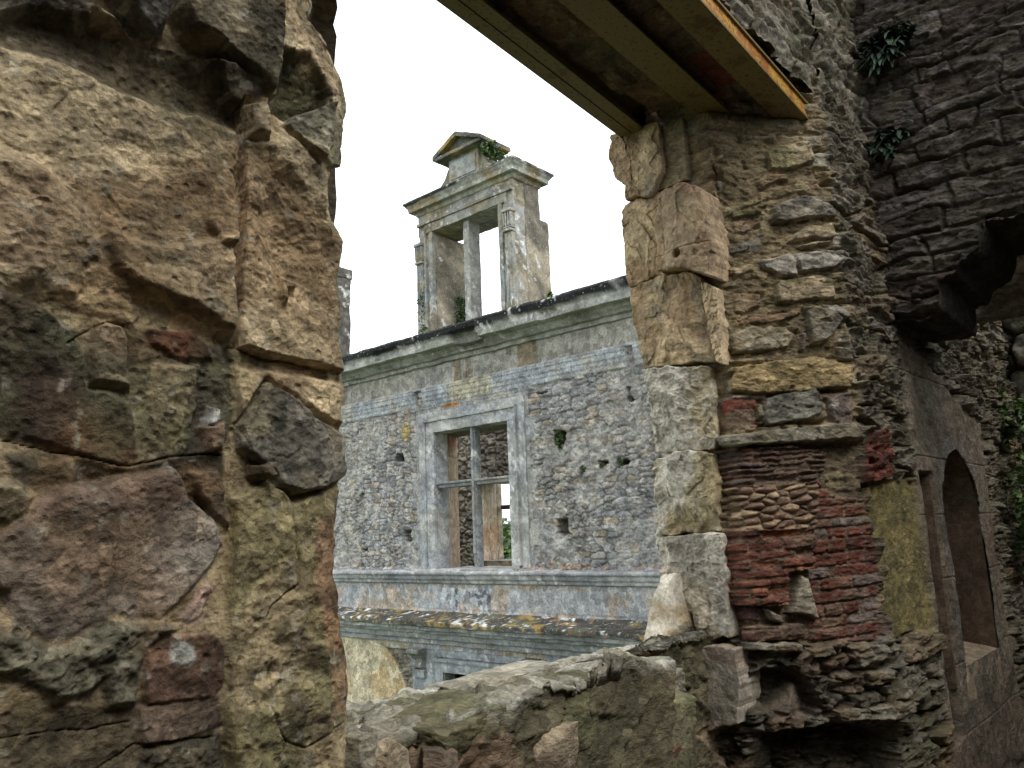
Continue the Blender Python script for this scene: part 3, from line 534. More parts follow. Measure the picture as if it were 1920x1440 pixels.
    st(f((1345, 835), (1640, 825), (1660, 1210), (1345, 1210)), -.02, .02, .006, L(128, 112, 80), L(108, 92, 68))
    bricks(f((1345, 842), (1480, 838), (1546, 850), (1530, 908), (1345, 914)), 3, .030, .16, .01, (PUR, L(124, 70, 60), L(104, 86, 80)))
    # cushion of small tan stones
    Q = np.array(f((1350, 914), (1528, 906), (1530, 992), (1360, 1000))); d = sdpoly(X, Z, Q); k = d > 0
    e, r_, o_ = voro((X[k]+.01*fbm(X[k]*15, Z[k]*15, 97, 3))/.085, (Z[k]-.1*X[k])/.036, 98)
    H[k] = .008+.04*np.sqrt(np.clip(ss(0, .45, e), 0, 1))*(.6+.6*r_[..., 0]); Cc[k] = mixc(mixc(np.broadcast_to(L(176, 148, 108), e.shape+(3,)), L(130, 100, 80), r_[..., 1]), L(112, 94, 66), 1-ss(0, .08, e))
    bricks(f((1364, 998), (1524, 990), (1524, 1062), (1470, 1072), (1472, 1132), (1372, 1136)), 7, .040, .17, .03, (RED*1.1, RED2, L(160, 96, 66)))
    bricks(f((1532, 905), (1560, 930), (1622, 938), (1662, 1198), (1522, 1202), (1518, 1080)), 11, .052, .2, -.012, (RED, RED2, L(134, 116, 106)), .012, L(126, 106, 84))
    st(f((1486, 1135), (1498, 1078), (1512, 1084), (1520, 1118), (1532, 1160), (1505, 1152), (1478, 1150)), .035, .006, .003, L(168, 158, 132), L(150, 138, 114))
    st(f((1378, 1140), (1425, 1138), (1425, 1165), (1380, 1168)), .0, .006, .003, L(104, 70, 66), L(92, 74, 66))
    bricks(f((1395, 1178), (1500, 1170), (1502, 1196), (1400, 1200)), 15, .05, .3, .035, (L(140, 72, 58), PUR, PUR))
    st(f((1428, 1140), (1460, 1150), (1468, 1170), (1440, 1160)), .04, .005, .004, L(150, 134, 112))
    # ragged grey rubble below the brickwork, with a hollow
    def rub(P_, seed, cs, cols, rel, h0=0):
        nonlocal H, Cc
        d = sdpoly(X+fbm(X*7, Z*7, 101, 3)*.03, Z+fbm(X*7, Z*7, 102, 3)*.03, np.array(P_)); k = d > 0; Xk, Zk = X[k], Z[k]
        e, r_, o_ = voro((Xk+.03*fbm(Xk*7, Zk*7, 103, 4))/cs[0], (Zk+.02*fbm(Xk*7, Zk*7, 104, 4))/cs[1], seed)
        H[k] = h0+rel*ss(0, .16, e)*(.2+r_[..., 0])+o_[..., 1]*(r_[..., 1]-.2)*rel+o_[..., 0]*(r_[..., 2]-.5)*rel+.01*fbm(Xk*18, Zk*26, 105, 5, .6)+facet(Xk, Zk, .05, .03, .03, 314)
        cc = mixc(mixc(np.broadcast_to(cols[0], e.shape+(3,)), cols[1], r_[..., 3]), cols[2], ss(.6, .9, r_[..., 2])); Cc[k] = mixc(cc, cols[1]*.7, 1-ss(0, .08, e))
    rub(f((1340, 1205), (1700, 1195), (1800, 1500), (1250, 1600)), 9, (.17, .085), (L(116, 110, 94), L(90, 84, 68), L(122, 100, 76)), .04)
    st(f((1395, 1275), (1430, 1250), (1480, 1245), (1520, 1290), (1545, 1330), (1470, 1345), (1400, 1330)), -.12, .03, .01, L(96, 86, 70), L(84, 74, 60))
    st(f((1455, 1335), (1490, 1280), (1520, 1290), (1535, 1345), (1470, 1350)), -.02, .02, .003, L(126, 112, 92), L(120, 104, 84), tl=(-.8, 0))
    st(f((1425, 1375), (1560, 1355), (1700, 1365), (1730, 1520), (1380, 1520)), -.16, .03, .02, L(92, 84, 66), L(76, 70, 56))
    for q in [((1400, 1205), (1490, 1200), (1488, 1220), (1402, 1222)), ((1500, 1212), (1545, 1205), (1560, 1225), (1510, 1232)), ((1580, 1210), (1650, 1205), (1655, 1235), (1600, 1245)), ((1550, 1330), (1660, 1318), (1680, 1345), (1560, 1352)), ((1610, 1255), (1665, 1255), (1668, 1278), (1620, 1285))]:
        st(f(*q), .06, .008, .008, L(140, 132, 112), L(120, 104, 76))
    Hi, Ci = inner_face(X, Z); fi = RI
    t = ss(LS-.015, LS+.02, X+.02*fbm(Z*9, Z*0, 110, 4)); H = H*(1-t)+Hi*t*ss(6.2, 5, X); Cc = Cc*(1-t[..., None])+Ci*t[..., None]
    # red brick band, plastered panel, dressed window beyond the cross wall
    st(fi((1612, 812), (1648, 800), (1655, 895), (1618, 905)), .045, .006, .012, L(126, 68, 50), L(92, 54, 42), sc=6, lam=.3)
    st(fi((1622, 915), (1634, 902), (1712, 898), (1722, 960), (1750, 1180), (1700, 1190), (1660, 1200)), .004, .012, .0015, L(142, 126, 66), L(118, 108, 58), sc=30, lam=1)
    far = X > RI((1700, 700))[0][0]
    sm = L(134, 124, 102); sL = LS+V0*0
    us = X-LS+PB[0]
    t = ss(4.86, 4.95, us)*ss(6.75, 6.65, us)*ss(-1.6, -1.5, Z)*ss(1.02, .95, Z+.25*(us-5.4)); ed2, r2, l2 = coursed(us, Z+.2, 33, .42, .6, -2.2, 3, 4, 9, .2)
    Hs = .02+.003*fbm(X*12, Z*12, 111, 4)-.008*(1-ss(0, .008, ed2))+.012*fbm(us*4, Z*3, 112, 3)
    H = H*(1-t)+Hs*t; Cs = mixc(mixc(np.broadcast_to(sm, X.shape+(3,)), L(136, 112, 92), r2[..., 0]), L(116, 106, 82), ss(0, .5, fbm(us*6, Z*4, 113, 4))*.6); Cc = Cc*(1-t[..., None])+Cs*t[..., None]
    g = ss(4.97, 4.99, us)*ss(5.24, 5.22, us)*ss(.28, .24, Z)*ss(-1.22, -1.18, Z); H = H-g*.12; Cc = mixc(Cc, L(84, 76, 58), g*.8)
    # niche opening
    uL, uR, zb, zs = 5.42, 6.3, -.86, .02; arch = lambda u_, z_: (u_ > uL) & (u_ < uR) & (z_ > zb) & ((z_ < zs) | (((u_-(uL+uR)/2)/((uR-uL)/2))**2+((z_-zs)/.42)**2 < 1))
    du = np.maximum(np.maximum(uL-us, us-uR), 0); q = np.sqrt(np.clip(((us-(uL+uR)/2)/((uR-uL)/2))**2+(np.clip(Z-zs, 0, 9)/.42)**2, 0, None))
    band = (q > 1) & (q < 1.2) & (Z > zb-.05); Cc = mixc(Cc, L(134, 128, 114), band*.6); H = H+band*.006
    uf, zf = (us[:-1, :-1]+us[1:, 1:])/2, (Z[:-1, :-1]+Z[1:, 1:])/2
    keep = ~arch(uf, zf)
    W = np.concatenate([P[:, None]+N[:, None]*H[..., None], Z[..., None]], -1)
    # opening head: nothing of the reveal above the beams
    keep &= ~((X[:-1, :-1] < LS) & (Z[:-1, :-1] > 2.36))
    sheet('right_reveal', W, Cc*.92, M_mid, near, keep, label='layered tan rubble and red brick reveal right of the opening with a plastered patch round the corner')
    # niche inside
    fn = lambda V: mottle(V, [L(120, 98, 74), L(106, 86, 66)], 3)
    bl = [((uR-.004, V0-.015, zb-.1), (uR+.2, V0+.5, .6)), ((uL-.2, V0-.01, zb-.1), (uL+.004, V0+.5, .6)), ((uL-.1, V0+.42, zb-.1), (uR+.1, V0+.6, .8))]
    boxes('niche_side', bl[1:2], M_block, near, fn, .05, .004, .003); boxes('niche_side', bl[:1], M_block, near, fn, .05, .004, .003); boxes('niche_back', bl[2:], M_block, near, fn, .05, .004, .003)
    V, Fc = rbox((uL-.02, V0-.02, zb-.2), (uR+.02, V0+.5, zb), .03, .006, .004); V[:, 2] += (V[:, 1]-V0)*.16*(V[:, 2] > zb-.1)
    mesh('niche_sill', V, Fc, M_block, near, mottle(V, [L(168, 146, 112), L(150, 130, 100)], 5))
    th = np.linspace(0, math.pi, 26); ys = np.linspace(V0-.01, V0+.45, 8); T_, Y_ = np.meshgrid(th, ys, indexing='ij')
    sheet('niche_arch', np.stack([(uL+uR)/2+(uR-uL)/2*np.cos(T_), Y_, zs+.42*np.sin(T_)], -1), np.broadcast_to(L(112, 92, 70), T_.shape+(3,)), M_block, near)
    # wall over the opening
    s = np.arange(LS-3.3, LS+.02, .008); z = np.arange(2.26, 3.7, .010); X, Z = np.meshgrid(s, z, indexing='ij'); H, Cc = inner_face(X, Z)
    sheet('wall_over_opening', np.stack([X-LS+PB[0], V0+.02-H*.7, Z], -1), Cc*.95, M_mid, near)
    # rough soffit between the beams
    a = np.arange(.6, 4.3, .02); b = np.arange(1.42, 2.0, .012); A, B = np.meshgrid(a, b, indexing='ij'); ed, rid, loc = coursed(B+.03*fbm(A*5, B*5, 120, 3), A+.02*fbm(A*5, B*5, 121, 3), 4, .26, .22, .4, 4.6, 1.2, 2.4)
    H = -.03*ss(0, .02, ed)*(.2+rid[..., 0])+.01*fbm(A*12, B*12, 122, 4)
    sheet('soffit', np.stack([A, B, 2.19+H], -1), mixc(mixc(np.broadcast_to(L(120, 92, 62), A.shape+(3,)), L(96, 84, 64), rid[..., 1]), L(118, 62, 40), ss(.7, .9, rid[..., 2])), M_mid, near)
    plainwall('outer_face', (3.54, 2.06), (12, 2.06), -6, 4.5, (0, 1), near, res=.08)
    plainwall('outer_face', (.8, 2.0), (3.8, 2.0), 2.25, 4.5, (0, 1), near, res=.05)
    boxes('bearing_stone', [((3.49, 1.84, 1.75), (3.95, 2.2, 2.097)), ((3.72, 1.95, 2.05), (4.0, 2.3, 2.4))], M_mid, near, L(140, 124, 90), .03, .01, .01)
    x = np.arange(-3, 12, .1); y = np.linspace(1.3, 2.1, 8); A, B = np.meshgrid(x, y, indexing='ij')
    sheet('wall_top', np.stack([A, B, 3.69+.05*fbm(A*2, B*2, 130, 3)], -1), np.broadcast_to(L(120, 112, 90), A.shape+(3,)), M_mid, near)
right_wall()
# ------------------------------------------------------------------ dressed jamb stones on the outer edge of the reveal
UJ = 3.5
def jamb():
    fr = lambda a, b, h: np.stack([UJ-h, a, b], -1)
    J = lambda *pts: [(on(x, y, 0, UJ-.03)[1], on(x, y, 0, UJ-.03)[2]) for x, y in pts]
    tan, tan2 = L(190, 164, 118), L(160, 132, 90); wht, gry = L(196, 188, 168), L(158, 150, 132)
    def cf(cols, seed, sc=5):
        def g(a, b, W):
            c = np.broadcast_to(cols[0], a.shape+(3,)); c = mixc(c, cols[1], ss(-.2, .35, fbm(a*sc, b*sc*.8, seed, 4)))
            if len(cols) > 2: c = mixc(c, cols[2], ss(.05, .45, fbm(a*sc*.8+4, b*sc*.6, seed+3, 4)))
            return c
        return g
    mk = lambda poly, th, cols, seed, label, **k: outline_block('jamb_stone', J(*poly), fr, th, M_block, near, cf(cols, seed), seed=seed, label=label, **k)
    mk([(1150, 258), (1162, 250), (1238, 231), (1241, 270), (1244, 322), (1236, 345), (1222, 372), (1196, 372), (1176, 378), (1177, 352), (1160, 342), (1154, 318), (1147, 300), (1149, 275)], .05, (tan, tan2, L(150, 134, 110)), 1, 'topmost tan jamb stone directly under the beams', facets=[(0.05, 0, -.25, 0, .06)], rough=.008)
    mk([(1180, 376), (1222, 366), (1250, 352), (1252, 400), (1250, 515), (1215, 522), (1178, 542), (1170, 520), (1167, 470), (1165, 440), (1172, 410), (1169, 400), (1176, 385)], .045, (tan, tan2), 2, None, rough=.010, facets=[(0, 0, -.5, .25, .03), (-.04, -.03, .45, .1, .035), (0, .02, .1, -.35, .04)])
    def cyl(a, b, cen):
        q = np.clip((a-cen[0])/.13, -1, 1); h = .05*np.sqrt(1-q*q*.95)
        hp = J((1288, 483))[0]; dd = np.hypot(a-hp[0], b-hp[1]); zl = J((1288, 478))[0][1]
        return h-.07*ss(.026, .018, dd)-.006*ss(.006, 0, np.abs(b-zl-.006))
    mk([(1243, 372), (1285, 354), (1320, 353), (1334, 362), (1342, 390), (1347, 440), (1354, 500), (1352, 528), (1330, 520), (1300, 508), (1243, 515), (1247, 470), (1240, 440)], .09, (L(172, 146, 108), L(162, 126, 94), tan2), 4, 'rounded reddish jamb stone with a round hole near its foot', rough=.006, extra=cyl, bev=.012, rings=60, nb=300)
    mk([(1188, 545), (1245, 518), (1300, 512), (1318, 520), (1322, 560), (1336, 640), (1345, 676), (1300, 681), (1255, 686), (1212, 692), (1198, 620), (1190, 580)], .07, (tan, tan2, L(150, 134, 104)), 5, 'broad tan jamb stone with a chisel tooled strip on its right', rough=.012, facets=[(-.02, 0, .35, .0, .02)])
    mk([(1319, 532), (1347, 540), (1352, 600), (1358, 679), (1346, 677), (1336, 640), (1324, 570)], .058, (L(196, 170, 126), L(186, 158, 114)), 6, None, rough=.002, extra=lambda a, b, c: -.006*ss(.62, .75, ridged(a*60+b*20, b*34, 6, 2)))
    mk([(1208, 696), (1232, 690), (1262, 690), (1298, 688), (1330, 688), (1333, 750), (1338, 840), (1290, 846), (1228, 850), (1222, 800), (1214, 740)], .075, (wht*.92, L(190, 172, 130), gry), 7, 'pale jamb stone broken into two upright spikes', rough=.022, facets=[(0, .0, .5, .2, .02), (-.02, 0, -.4, .15, .02), (0, -.05, .1, .3, .02)])
    mk([(1228, 858), (1252, 850), (1290, 846), (1338, 848), (1344, 900), (1347, 996), (1290, 1000), (1230, 1004), (1223, 960), (1226, 900), (1222, 870)], .05, (L(180, 166, 128), L(156, 138, 96), wht), 8, 'squarish jamb stone split between a white left and an ochre right', rough=.016, facets=[(.03, 0, -.9, .1, .0), (0, -.05, 0, .4, .02)])
    mk([(1228, 1007), (1290, 1002), (1355, 998), (1362, 1080), (1369, 1194), (1310, 1200), (1300, 1150), (1238, 1118), (1234, 1070), (1229, 1030)], .045, (wht*.95, gry, L(170, 158, 130)), 9, 'pale grey weathered jamb stone resting on the sill', rough=.016, facets=[(.09, 0, -.9, .0, .0)])
    mk([(1312, 1222), (1335, 1205), (1392, 1212), (1394, 1230), (1396, 1330), (1392, 1350), (1335, 1366), (1328, 1290), (1312, 1262)], .09, (L(170, 160, 140), L(150, 132, 110)), 10, 'grey dressed slab below the jamb', rough=.003, bev=.008)
    V, Fc = join([rock(on(1268, 1170, 1, 2.08), (.26, .24, .34), 21, rough=.03), rock(on(1330, 1210, 1, 1.98), (.34, .3, .16), 22, rough=.03)])
    V2, F2 = rock((0, 0, 0), (1, 1, 1), 23, n=60, planes=14, rough=.03)
    base = on(1268, 1200, 1, 2.08); top = V2[:, 2]; s_ = np.clip(.62-top*.55, .1, 1); V2 = np.stack([V2[:, 0]*s_*.36, V2[:, 1]*s_*.34, (top+.5)*.36-.03], -1)+base
    mesh('jamb_stone', V2, F2, M_block, near, mottle(V2, [L(200, 190, 168), L(178, 158, 120)], 6), label='pointed white stump of stone standing on the sill')
jamb()
# ------------------------------------------------------------------ sill wall
def sill():
    prof = resample([(1.36, -1.9), (1.345, -.46), (1.37, -.40), (1.44, -.385), (1.7, -.44), (2.1, -.52), (2.27, -.545), (2.31, -.6), (2.32, -6)], .0075)
    prof = prof[(prof[:, 1] > -1.2) | (np.arange(len(prof)) % 12 == 0)]
    u = np.arange(.9, 3.75, .0075); I, J_ = np.meshgrid(u, np.arange(len(prof)), indexing='ij')
    tg = np.gradient(prof, axis=0); tg /= np.linalg.norm(tg, axis=1)[:, None]; nn = np.stack([-tg[:, 1], tg[:, 0]], -1)
    cum = np.concatenate([[0], np.cumsum(np.linalg.norm(np.diff(prof, axis=0), axis=1))]); T_ = cum[J_]-cum[np.argmin(np.abs(prof[:, 0]-1.37)+np.abs(prof[:, 1]+.40))]
    X = I; wx = .06*fbm(X*4, T_*4, 141, 4); wt = .05*fbm(X*4+5, T_*4, 144, 4)
    ed, rid, off = voro((X+wx)/.5, (T_+wt)/.3, 145); d = ed*.3
    front = ss(.02, -.05, T_)
    H = ss(0, .012, d)*(.008+.03*front)*(.3+rid[..., 0])+off[..., 0]*(rid[..., 1]-.5)*.05+off[..., 1]*(rid[..., 2]-.5)*(.03+.07*front)+facet(X, T_, .3, .16, .022, 317)*(1+front)+facet(X, T_, .06, .035, .008, 318)*(1+front)
    H *= 1-.75*ss(1.95, 2.15, X)*ss(2.9, 2.7, X)
    H += .03*fbm(X*3, T_*3, 146, 3)+.008*fbm(X*12, T_*16, 147, 5, .6)+.008*(ridged(X*10, T_*22, 148, 4)-.6)
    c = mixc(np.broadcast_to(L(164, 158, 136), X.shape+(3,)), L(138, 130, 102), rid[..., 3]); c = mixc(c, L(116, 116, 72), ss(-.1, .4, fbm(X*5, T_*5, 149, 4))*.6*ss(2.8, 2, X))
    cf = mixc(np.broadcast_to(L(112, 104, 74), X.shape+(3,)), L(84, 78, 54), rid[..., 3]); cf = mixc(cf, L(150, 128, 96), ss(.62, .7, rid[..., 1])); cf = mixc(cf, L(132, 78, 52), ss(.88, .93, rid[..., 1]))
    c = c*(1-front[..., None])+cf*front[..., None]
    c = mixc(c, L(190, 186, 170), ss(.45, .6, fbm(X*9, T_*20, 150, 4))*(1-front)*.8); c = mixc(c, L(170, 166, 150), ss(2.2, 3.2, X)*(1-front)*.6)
    P2 = prof[J_]+nn[J_]*H[..., None]; vin = 1.36+.55*ss(2.22, 2.42, X+.05*fbm(P2[..., 1]*6, X*0, 151, 3)); P2[..., 0] = np.maximum(P2[..., 0], vin+H*.5); P2[..., 1] = np.where(X > 2.2, np.minimum(P2[..., 1], -.40-(P2[..., 0]-1.44)*.17+H*.5), P2[..., 1])
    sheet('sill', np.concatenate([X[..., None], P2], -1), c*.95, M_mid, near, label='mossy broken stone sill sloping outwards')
    r = lambda nm, px, py, v_, sz, seed, c1, c2, rot=0, label=None, **k: rockobj(nm, on(px, py, 1, v_), sz, seed, M_mid, near, lambda V: mottle(V, [c1, c2, c1*.8], 6, seed), label=label, rot=rot, planes=9, k=34., rough=.035, **k)
    g, mo, bf = L(158, 150, 124), L(122, 118, 78), L(176, 156, 122)
    r('sill_stone', 1150, 1312, 1.8, (.78, .5, .2), 31, g, mo, .2, n=70, label='big rounded grey lump at the right end of the sill')
    r('sill_stone', 1205, 1335, 1.6, (.46, .3, .14), 37, mo, g, .1, n=60)
    r('sill_stone', 1245, 1400, 1.54, (.3, .26, .34), 39, L(112, 106, 76), mo, .5, n=60)
    r('sill_stone', 950, 1272, 1.95, (.62, .24, .07), 33, L(176, 170, 146), g, .05, n=50)
    r('sill_stone', 1010, 1345, 1.5, (.5, .3, .2), 35, mo, L(108, 98, 66), .1, n=60)
    r('sill_stone', 830, 1372, 1.46, (.42, .26, .14), 36, mo, L(112, 104, 70), .3, n=60)
    r('sill_stone', 720, 1425, 1.37, (.13, .10, .10), 41, bf, L(158, 138, 104), .3, label='pale squared stone low in front of the sill')
    r('sill_stone', 822, 1432, 1.34, (.09, .1, .08), 42, L(150, 128, 104), bf, .9)
    r('sill_stone', 1030, 1410, 1.38, (.17, .12, .16), 43, bf, L(140, 120, 92), .1)
    r('sill_stone', 668, 1425, 1.37, (.07, .1, .12), 44, L(128, 124, 112), g, .1)
    r('sill_stone', 1170, 1400, 1.45, (.3, .14, .12), 45, L(130, 112, 90), mo, .1)
    r('sill_stone', 1250, 1420, 1.5, (.26, .14, .1), 46, L(120, 84, 66), mo, .2)
sill()
# ------------------------------------------------------------------ cross wall with the big ragged opening
UC = 4.85
def cross_wall():
    cw = thing('cross_wall', 'dark roughly coursed rubble cross wall with ragged underside in the upper right corner', 'wall', (UC, 0, -1.6))
    y = np.arange(-2.6, 1.45, .0075); z = np.arange(.9, 3.9, .0065); Y, Z = np.meshgrid(y, z, indexing='ij')
    low = [on(px, py, 0, UC)[1:] for px, py in [(1655, 600), (1672, 600), (1720, 600), (1765, 590), (1768, 560), (1762, 530), (1790, 520), (1800, 495), (1838, 472), (1850, 440), (1850, 418), (1920, 400)]]
    low = np.array(low)[::-1]; lz = np.interp(y, np.concatenate([[-2.6, -.4], low[:, 0]]), np.concatenate([[1.75, 1.75], low[:, 1]]))
    x = Y+.05*fbm(Y*3.5, Z*3.5, 161, 4); w_ = Z+.035*fbm(Y*3.5+9, Z*4, 164, 4)
    ed, rid, loc = coursed(x, w_, 8, .115, .30, .3, 4.6, -3.4, 2.4); 
    H = ss(0, .010, ed-.004)*.030*(.1+rid[..., 0]*1.5)+loc[..., 1]*(rid[..., 1]-.3)*-.012+loc[..., 0]*(rid[..., 2]-.5)*.035
    H += facet(Y, Z, .16, .06, .024, 315)+facet(Y, Z, .05, .025, .008, 316)+.010*fbm(Y*8, Z*20, 166, 5, .62)+.008*(ridged(Y*6, Z*18, 167, 4)-.6)
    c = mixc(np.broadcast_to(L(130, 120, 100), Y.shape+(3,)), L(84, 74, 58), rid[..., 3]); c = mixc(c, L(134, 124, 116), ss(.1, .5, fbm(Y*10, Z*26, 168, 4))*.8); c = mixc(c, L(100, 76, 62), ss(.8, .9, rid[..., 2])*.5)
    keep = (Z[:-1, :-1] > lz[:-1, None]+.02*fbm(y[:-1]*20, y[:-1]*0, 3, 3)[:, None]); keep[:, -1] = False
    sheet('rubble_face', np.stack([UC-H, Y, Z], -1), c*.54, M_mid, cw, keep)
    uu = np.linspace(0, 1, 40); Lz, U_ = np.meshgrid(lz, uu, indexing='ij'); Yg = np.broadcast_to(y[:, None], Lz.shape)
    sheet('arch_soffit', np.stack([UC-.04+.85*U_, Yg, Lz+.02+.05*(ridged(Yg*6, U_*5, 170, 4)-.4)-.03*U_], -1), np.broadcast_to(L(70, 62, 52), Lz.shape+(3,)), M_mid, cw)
    plainwall('back_face', (UC+.8, 1.4), (UC+.8, -2.6), 1.2, 3.9, (1, 0), cw, res=.06)
    plainwall('lower_wall', (UC, -.5), (UC, -4), -1.7, 1.9, (-1, 0), cw, res=.06)
    plainwall('lower_wall', (UC+.8, -.5), (UC, -.5), -1.7, 1.9, (0, 1), cw, res=.06)
cross_wall()
# ------------------------------------------------------------------ steel beams
def beam(px0, px1, width, h, zb, mat, label, u0=.3, u1=None, webmat=None, twin=False):
    a, b = on(*px0, 2, zb), on(*px1, 2, zb); d = (b-a)/(b[0]-a[0])
    p = lambda u_: a+d*(u_-a[0]); P0, P1 = p(u0), p(u1); t = .012
    bm = thing('steel_beam', label, 'beam', tuple(P0), 'steel beams over the opening')
    def bar(name, y0, y1, z0, z1, mt):
        V = []; n = 24
        for k in np.linspace(0, 1, n):
            q = P0+(P1-P0)*k
            for (yy, z2) in ((y0, z0), (y1, z0), (y1, z1), (y0, z1)): V.append((q[0], q[1]+yy, q[2]+z2))
        Fq = [(i*4+j, i*4+(j+1) % 4, i*4+4+(j+1) % 4, i*4+4+j) for i in range(n-1) for j in range(4)]+[(0, 1, 2, 3), (n*4-4, n*4-3, n*4-2, n*4-1)]
        return mesh(name, V, Fq, mt, bm, smooth=False)
    if twin: bar('bottom_flange', -width/2, -.004, 0, t, mat); bar('bottom_flange', .004, width/2, 0, t, mat); bar('web', .01, .03, t, h, mat)
    else: bar('bottom_flange', -width/2, width/2, 0, t, mat)
    if not twin: bar('web', -width/2+.012 if webmat else -.006, -width/2+.024 if webmat else .006, t, h-t, webmat or mat)
    bar('top_flange', -width/2, width/2, h-t, h, mat)
ZB = 2.1
beam((860, 0), (1176, 243), .14, .16, ZB, M_beam, 'outermost olive ochre steel beam edged against the white sky', u1=3.8, twin=True)
beam((1091, 0), (1368, 243), .15, .09, ZB, M_beam, 'middle rusty ochre steel beam under the dark masonry', u1=4.05)
beam((1272, 0), (1492, 232), .135, .11, ZB, M_beam, 'innermost steel beam with a bright orange rusted side face', u1=4.6, webmat=M_beamo)
# ================================================================== FACADE across the court (front plane x = 10)
UF = 10.0
fac = thing('ruined_facade', 'roofless grey stone castle facade with one tall dormer frame, seen through the opening', 'building', (UF, 10, -6))
G1, G2, G3 = L(160, 160, 157), L(130, 131, 131), L(170, 166, 156)
ASH, BLU, BUF = L(172, 174, 172), L(160, 165, 169), L(184, 168, 140)
DK = L(60, 60, 56)
def facade_front():
    v = np.arange(5.2, 14.6, .016); z = np.arange(-3.4, 3.5, .0155); Y, Z = np.meshgrid(v, z, indexing='ij')
    x = Y+.05*fbm(Y*3, Z*3, 201, 4); y = Z+.03*fbm(Y*3+4, Z*3.5, 204, 4)
    # two sizes of rubble
    e1, r1, o1 = voro(x/.23, y/.10, 205, .7); e1 = e1*.12
    e2, r2, o2 = voro(x/.15, y/.075, 206, .9); e2 = e2*.08
    sel = vn(Y*1.6, Z*1.6, 207) > .70
    ed = np.where(sel, e2, e1); rid = np.where(sel[..., None], r2, r1); off = np.where(sel[..., None], o2, o1)
    flush = ss(-.05, .25, fbm(Y*1.5, Z*1.5, 209, 4))                    # joints still full of mortar here and there
    H = ss(.001, .010, ed+.006*fbm(Y*12, Z*12, 219, 3))*.03*(1-.75*flush)*(.4+.8*rid[..., 0])+off[..., 0]*(rid[..., 1]-.5)*.02+.007*fbm(Y*9, Z*14, 210, 4, .6)+facet(Y, Z, .11, .06, .014, 320)
    c = mixc(mixc(np.broadcast_to(G1, Y.shape+(3,)), G2, rid[..., 2]), G3, ss(.5, .9, rid[..., 3])); c = mixc(c, L(164, 140, 104), ss(.86, .95, rid[..., 1])*.5)
    c = mixc(c, L(160, 152, 134), ss(-.1, .4, fbm(Y*.9-1, Z*.9, 211, 3))*.3); c = mixc(c, L(168, 166, 156), ss(.02, 0, ed)*flush*.5); c = mixc(c, L(84, 84, 82), (1-ss(.001, .009, ed+.005*fbm(Y*14, Z*14, 218, 3)))*(1-flush)*.55)  # open joints tinted dark, standing in for the shade of their depth
    H = H-.03
    def zone(t, h, col):
        nonlocal H, c
        H = H*(1-t)+h*t; c = c*(1-t[..., None])+col*t[..., None]
    def blocks(rh, rw, seed, z0, cols, jd=.012, lim=(5, 15)):
        e, r_, l_ = coursed(Y, Z, seed, rh, rw, z0-rh*3, z0+rh*12, lim[0], lim[1], .0)
        h = -jd*(1-ss(.002, .012, e))+.002*fbm(Y*14, Z*14, 215, 4)+(r_[..., 0]-.5)*.006
        cc = mixc(mixc(np.broadcast_to(cols[0], Y.shape+(3,)), cols[1], r_[..., 1]), cols[2], ss(.55, .85, r_[..., 2])*ss(-.4, .3, fbm(Y*2, Z*2, seed, 3)))
        return h, mixc(cc, cc*.7, 1-ss(0, .008, e))
    # ragged lower edge of the ashlar bands
    rz = .03*fbm(Y*2.5, Y*0, 216, 3)
    hb, cb = blocks(.58, 1.3, 31, 2.76, (L(158, 154, 140), L(150, 150, 142), L(148, 140, 114)))
    zone(ss(2.74, 2.76, Z), hb, cb)
    cb2 = mixc(np.broadcast_to(L(168, 166, 156), Y.shape+(3,)), BLU, ss(-.2, .3, fbm(Y*1.4, Z*3, 218, 3))); cb2 = mixc(cb2, L(176, 168, 132), ss(10.5, 10.3, Y)*ss(9.2, 9.4, Y)*.7)
    step = np.floor((Z-2.42)/.085); eb = np.minimum((Z-2.42)-step*.085, (step+1)*.085-(Z-2.42))
    e, r_, l_ = coursed(Y, Z, 37, .36, .5, 2.0, 3.4, 5, 15, 0.)
    hs = .012+.014*(step)-.014*(1-ss(.0, .010, (Z-2.42)-step*.085))-.01*(1-ss(.001, .01, e))
    t = ss(2.41, 2.43, Z-rz*.4)*ss(2.78, 2.76, Z)
    for (a0, a1) in ((6.4, 6.52), (11.12, 11.30)): t = t*(1-ss(a0-.01, a0, Y)*ss(a1+.01, a1, Y)*ss(2.74, 2.72, Z))
    zone(t, hs, cb2)
    # dark run-off staining on the frieze
    stn = ss(.0, .5, fbm(Y*5, Z*.7, 220, 4)+.5*fbm(Y*.8, Z*0, 221, 2))*ss(2.75, 2.8, Z); c = mixc(c, L(122, 104, 68), stn*.75)
    # panel band between the string course and the big cornice
    hb, cb = blocks(.36, .95, 41, -1.24, (ASH, BLU, BUF)); zone(ss(-.79, -.81, Z), hb, cb)
    c = mixc(c, L(196, 204, 210), ss(.0, .3, fbm(Y*5, Z*5, 222, 4))*ss(-.85, -.9, Z)*ss(11.2, 10.6, Y)*ss(8.6, 9.2, Y)*.8)
    c = mixc(c, L(70, 76, 84), ss(.15, .4, fbm(Y*9, Z*9, 223, 4))*ss(-.85, -.9, Z)*ss(11, 10.4, Y)*ss(9.0, 9.5, Y)*.8)
    c = mixc(c, L(180, 162, 136), ss(.1, .5, fbm(Y*3, Z*3, 224, 3))*ss(-.8, -.85, Z)*ss(-1.4, -1.3, Z)*.7)
    # below the big cornice
    hb, cb = blocks(.5, .8, 47, -4., (ASH, L(150, 158, 162), L(170, 160, 134))); zone(ss(-1.7, -1.72, Z), hb-.02, cb)
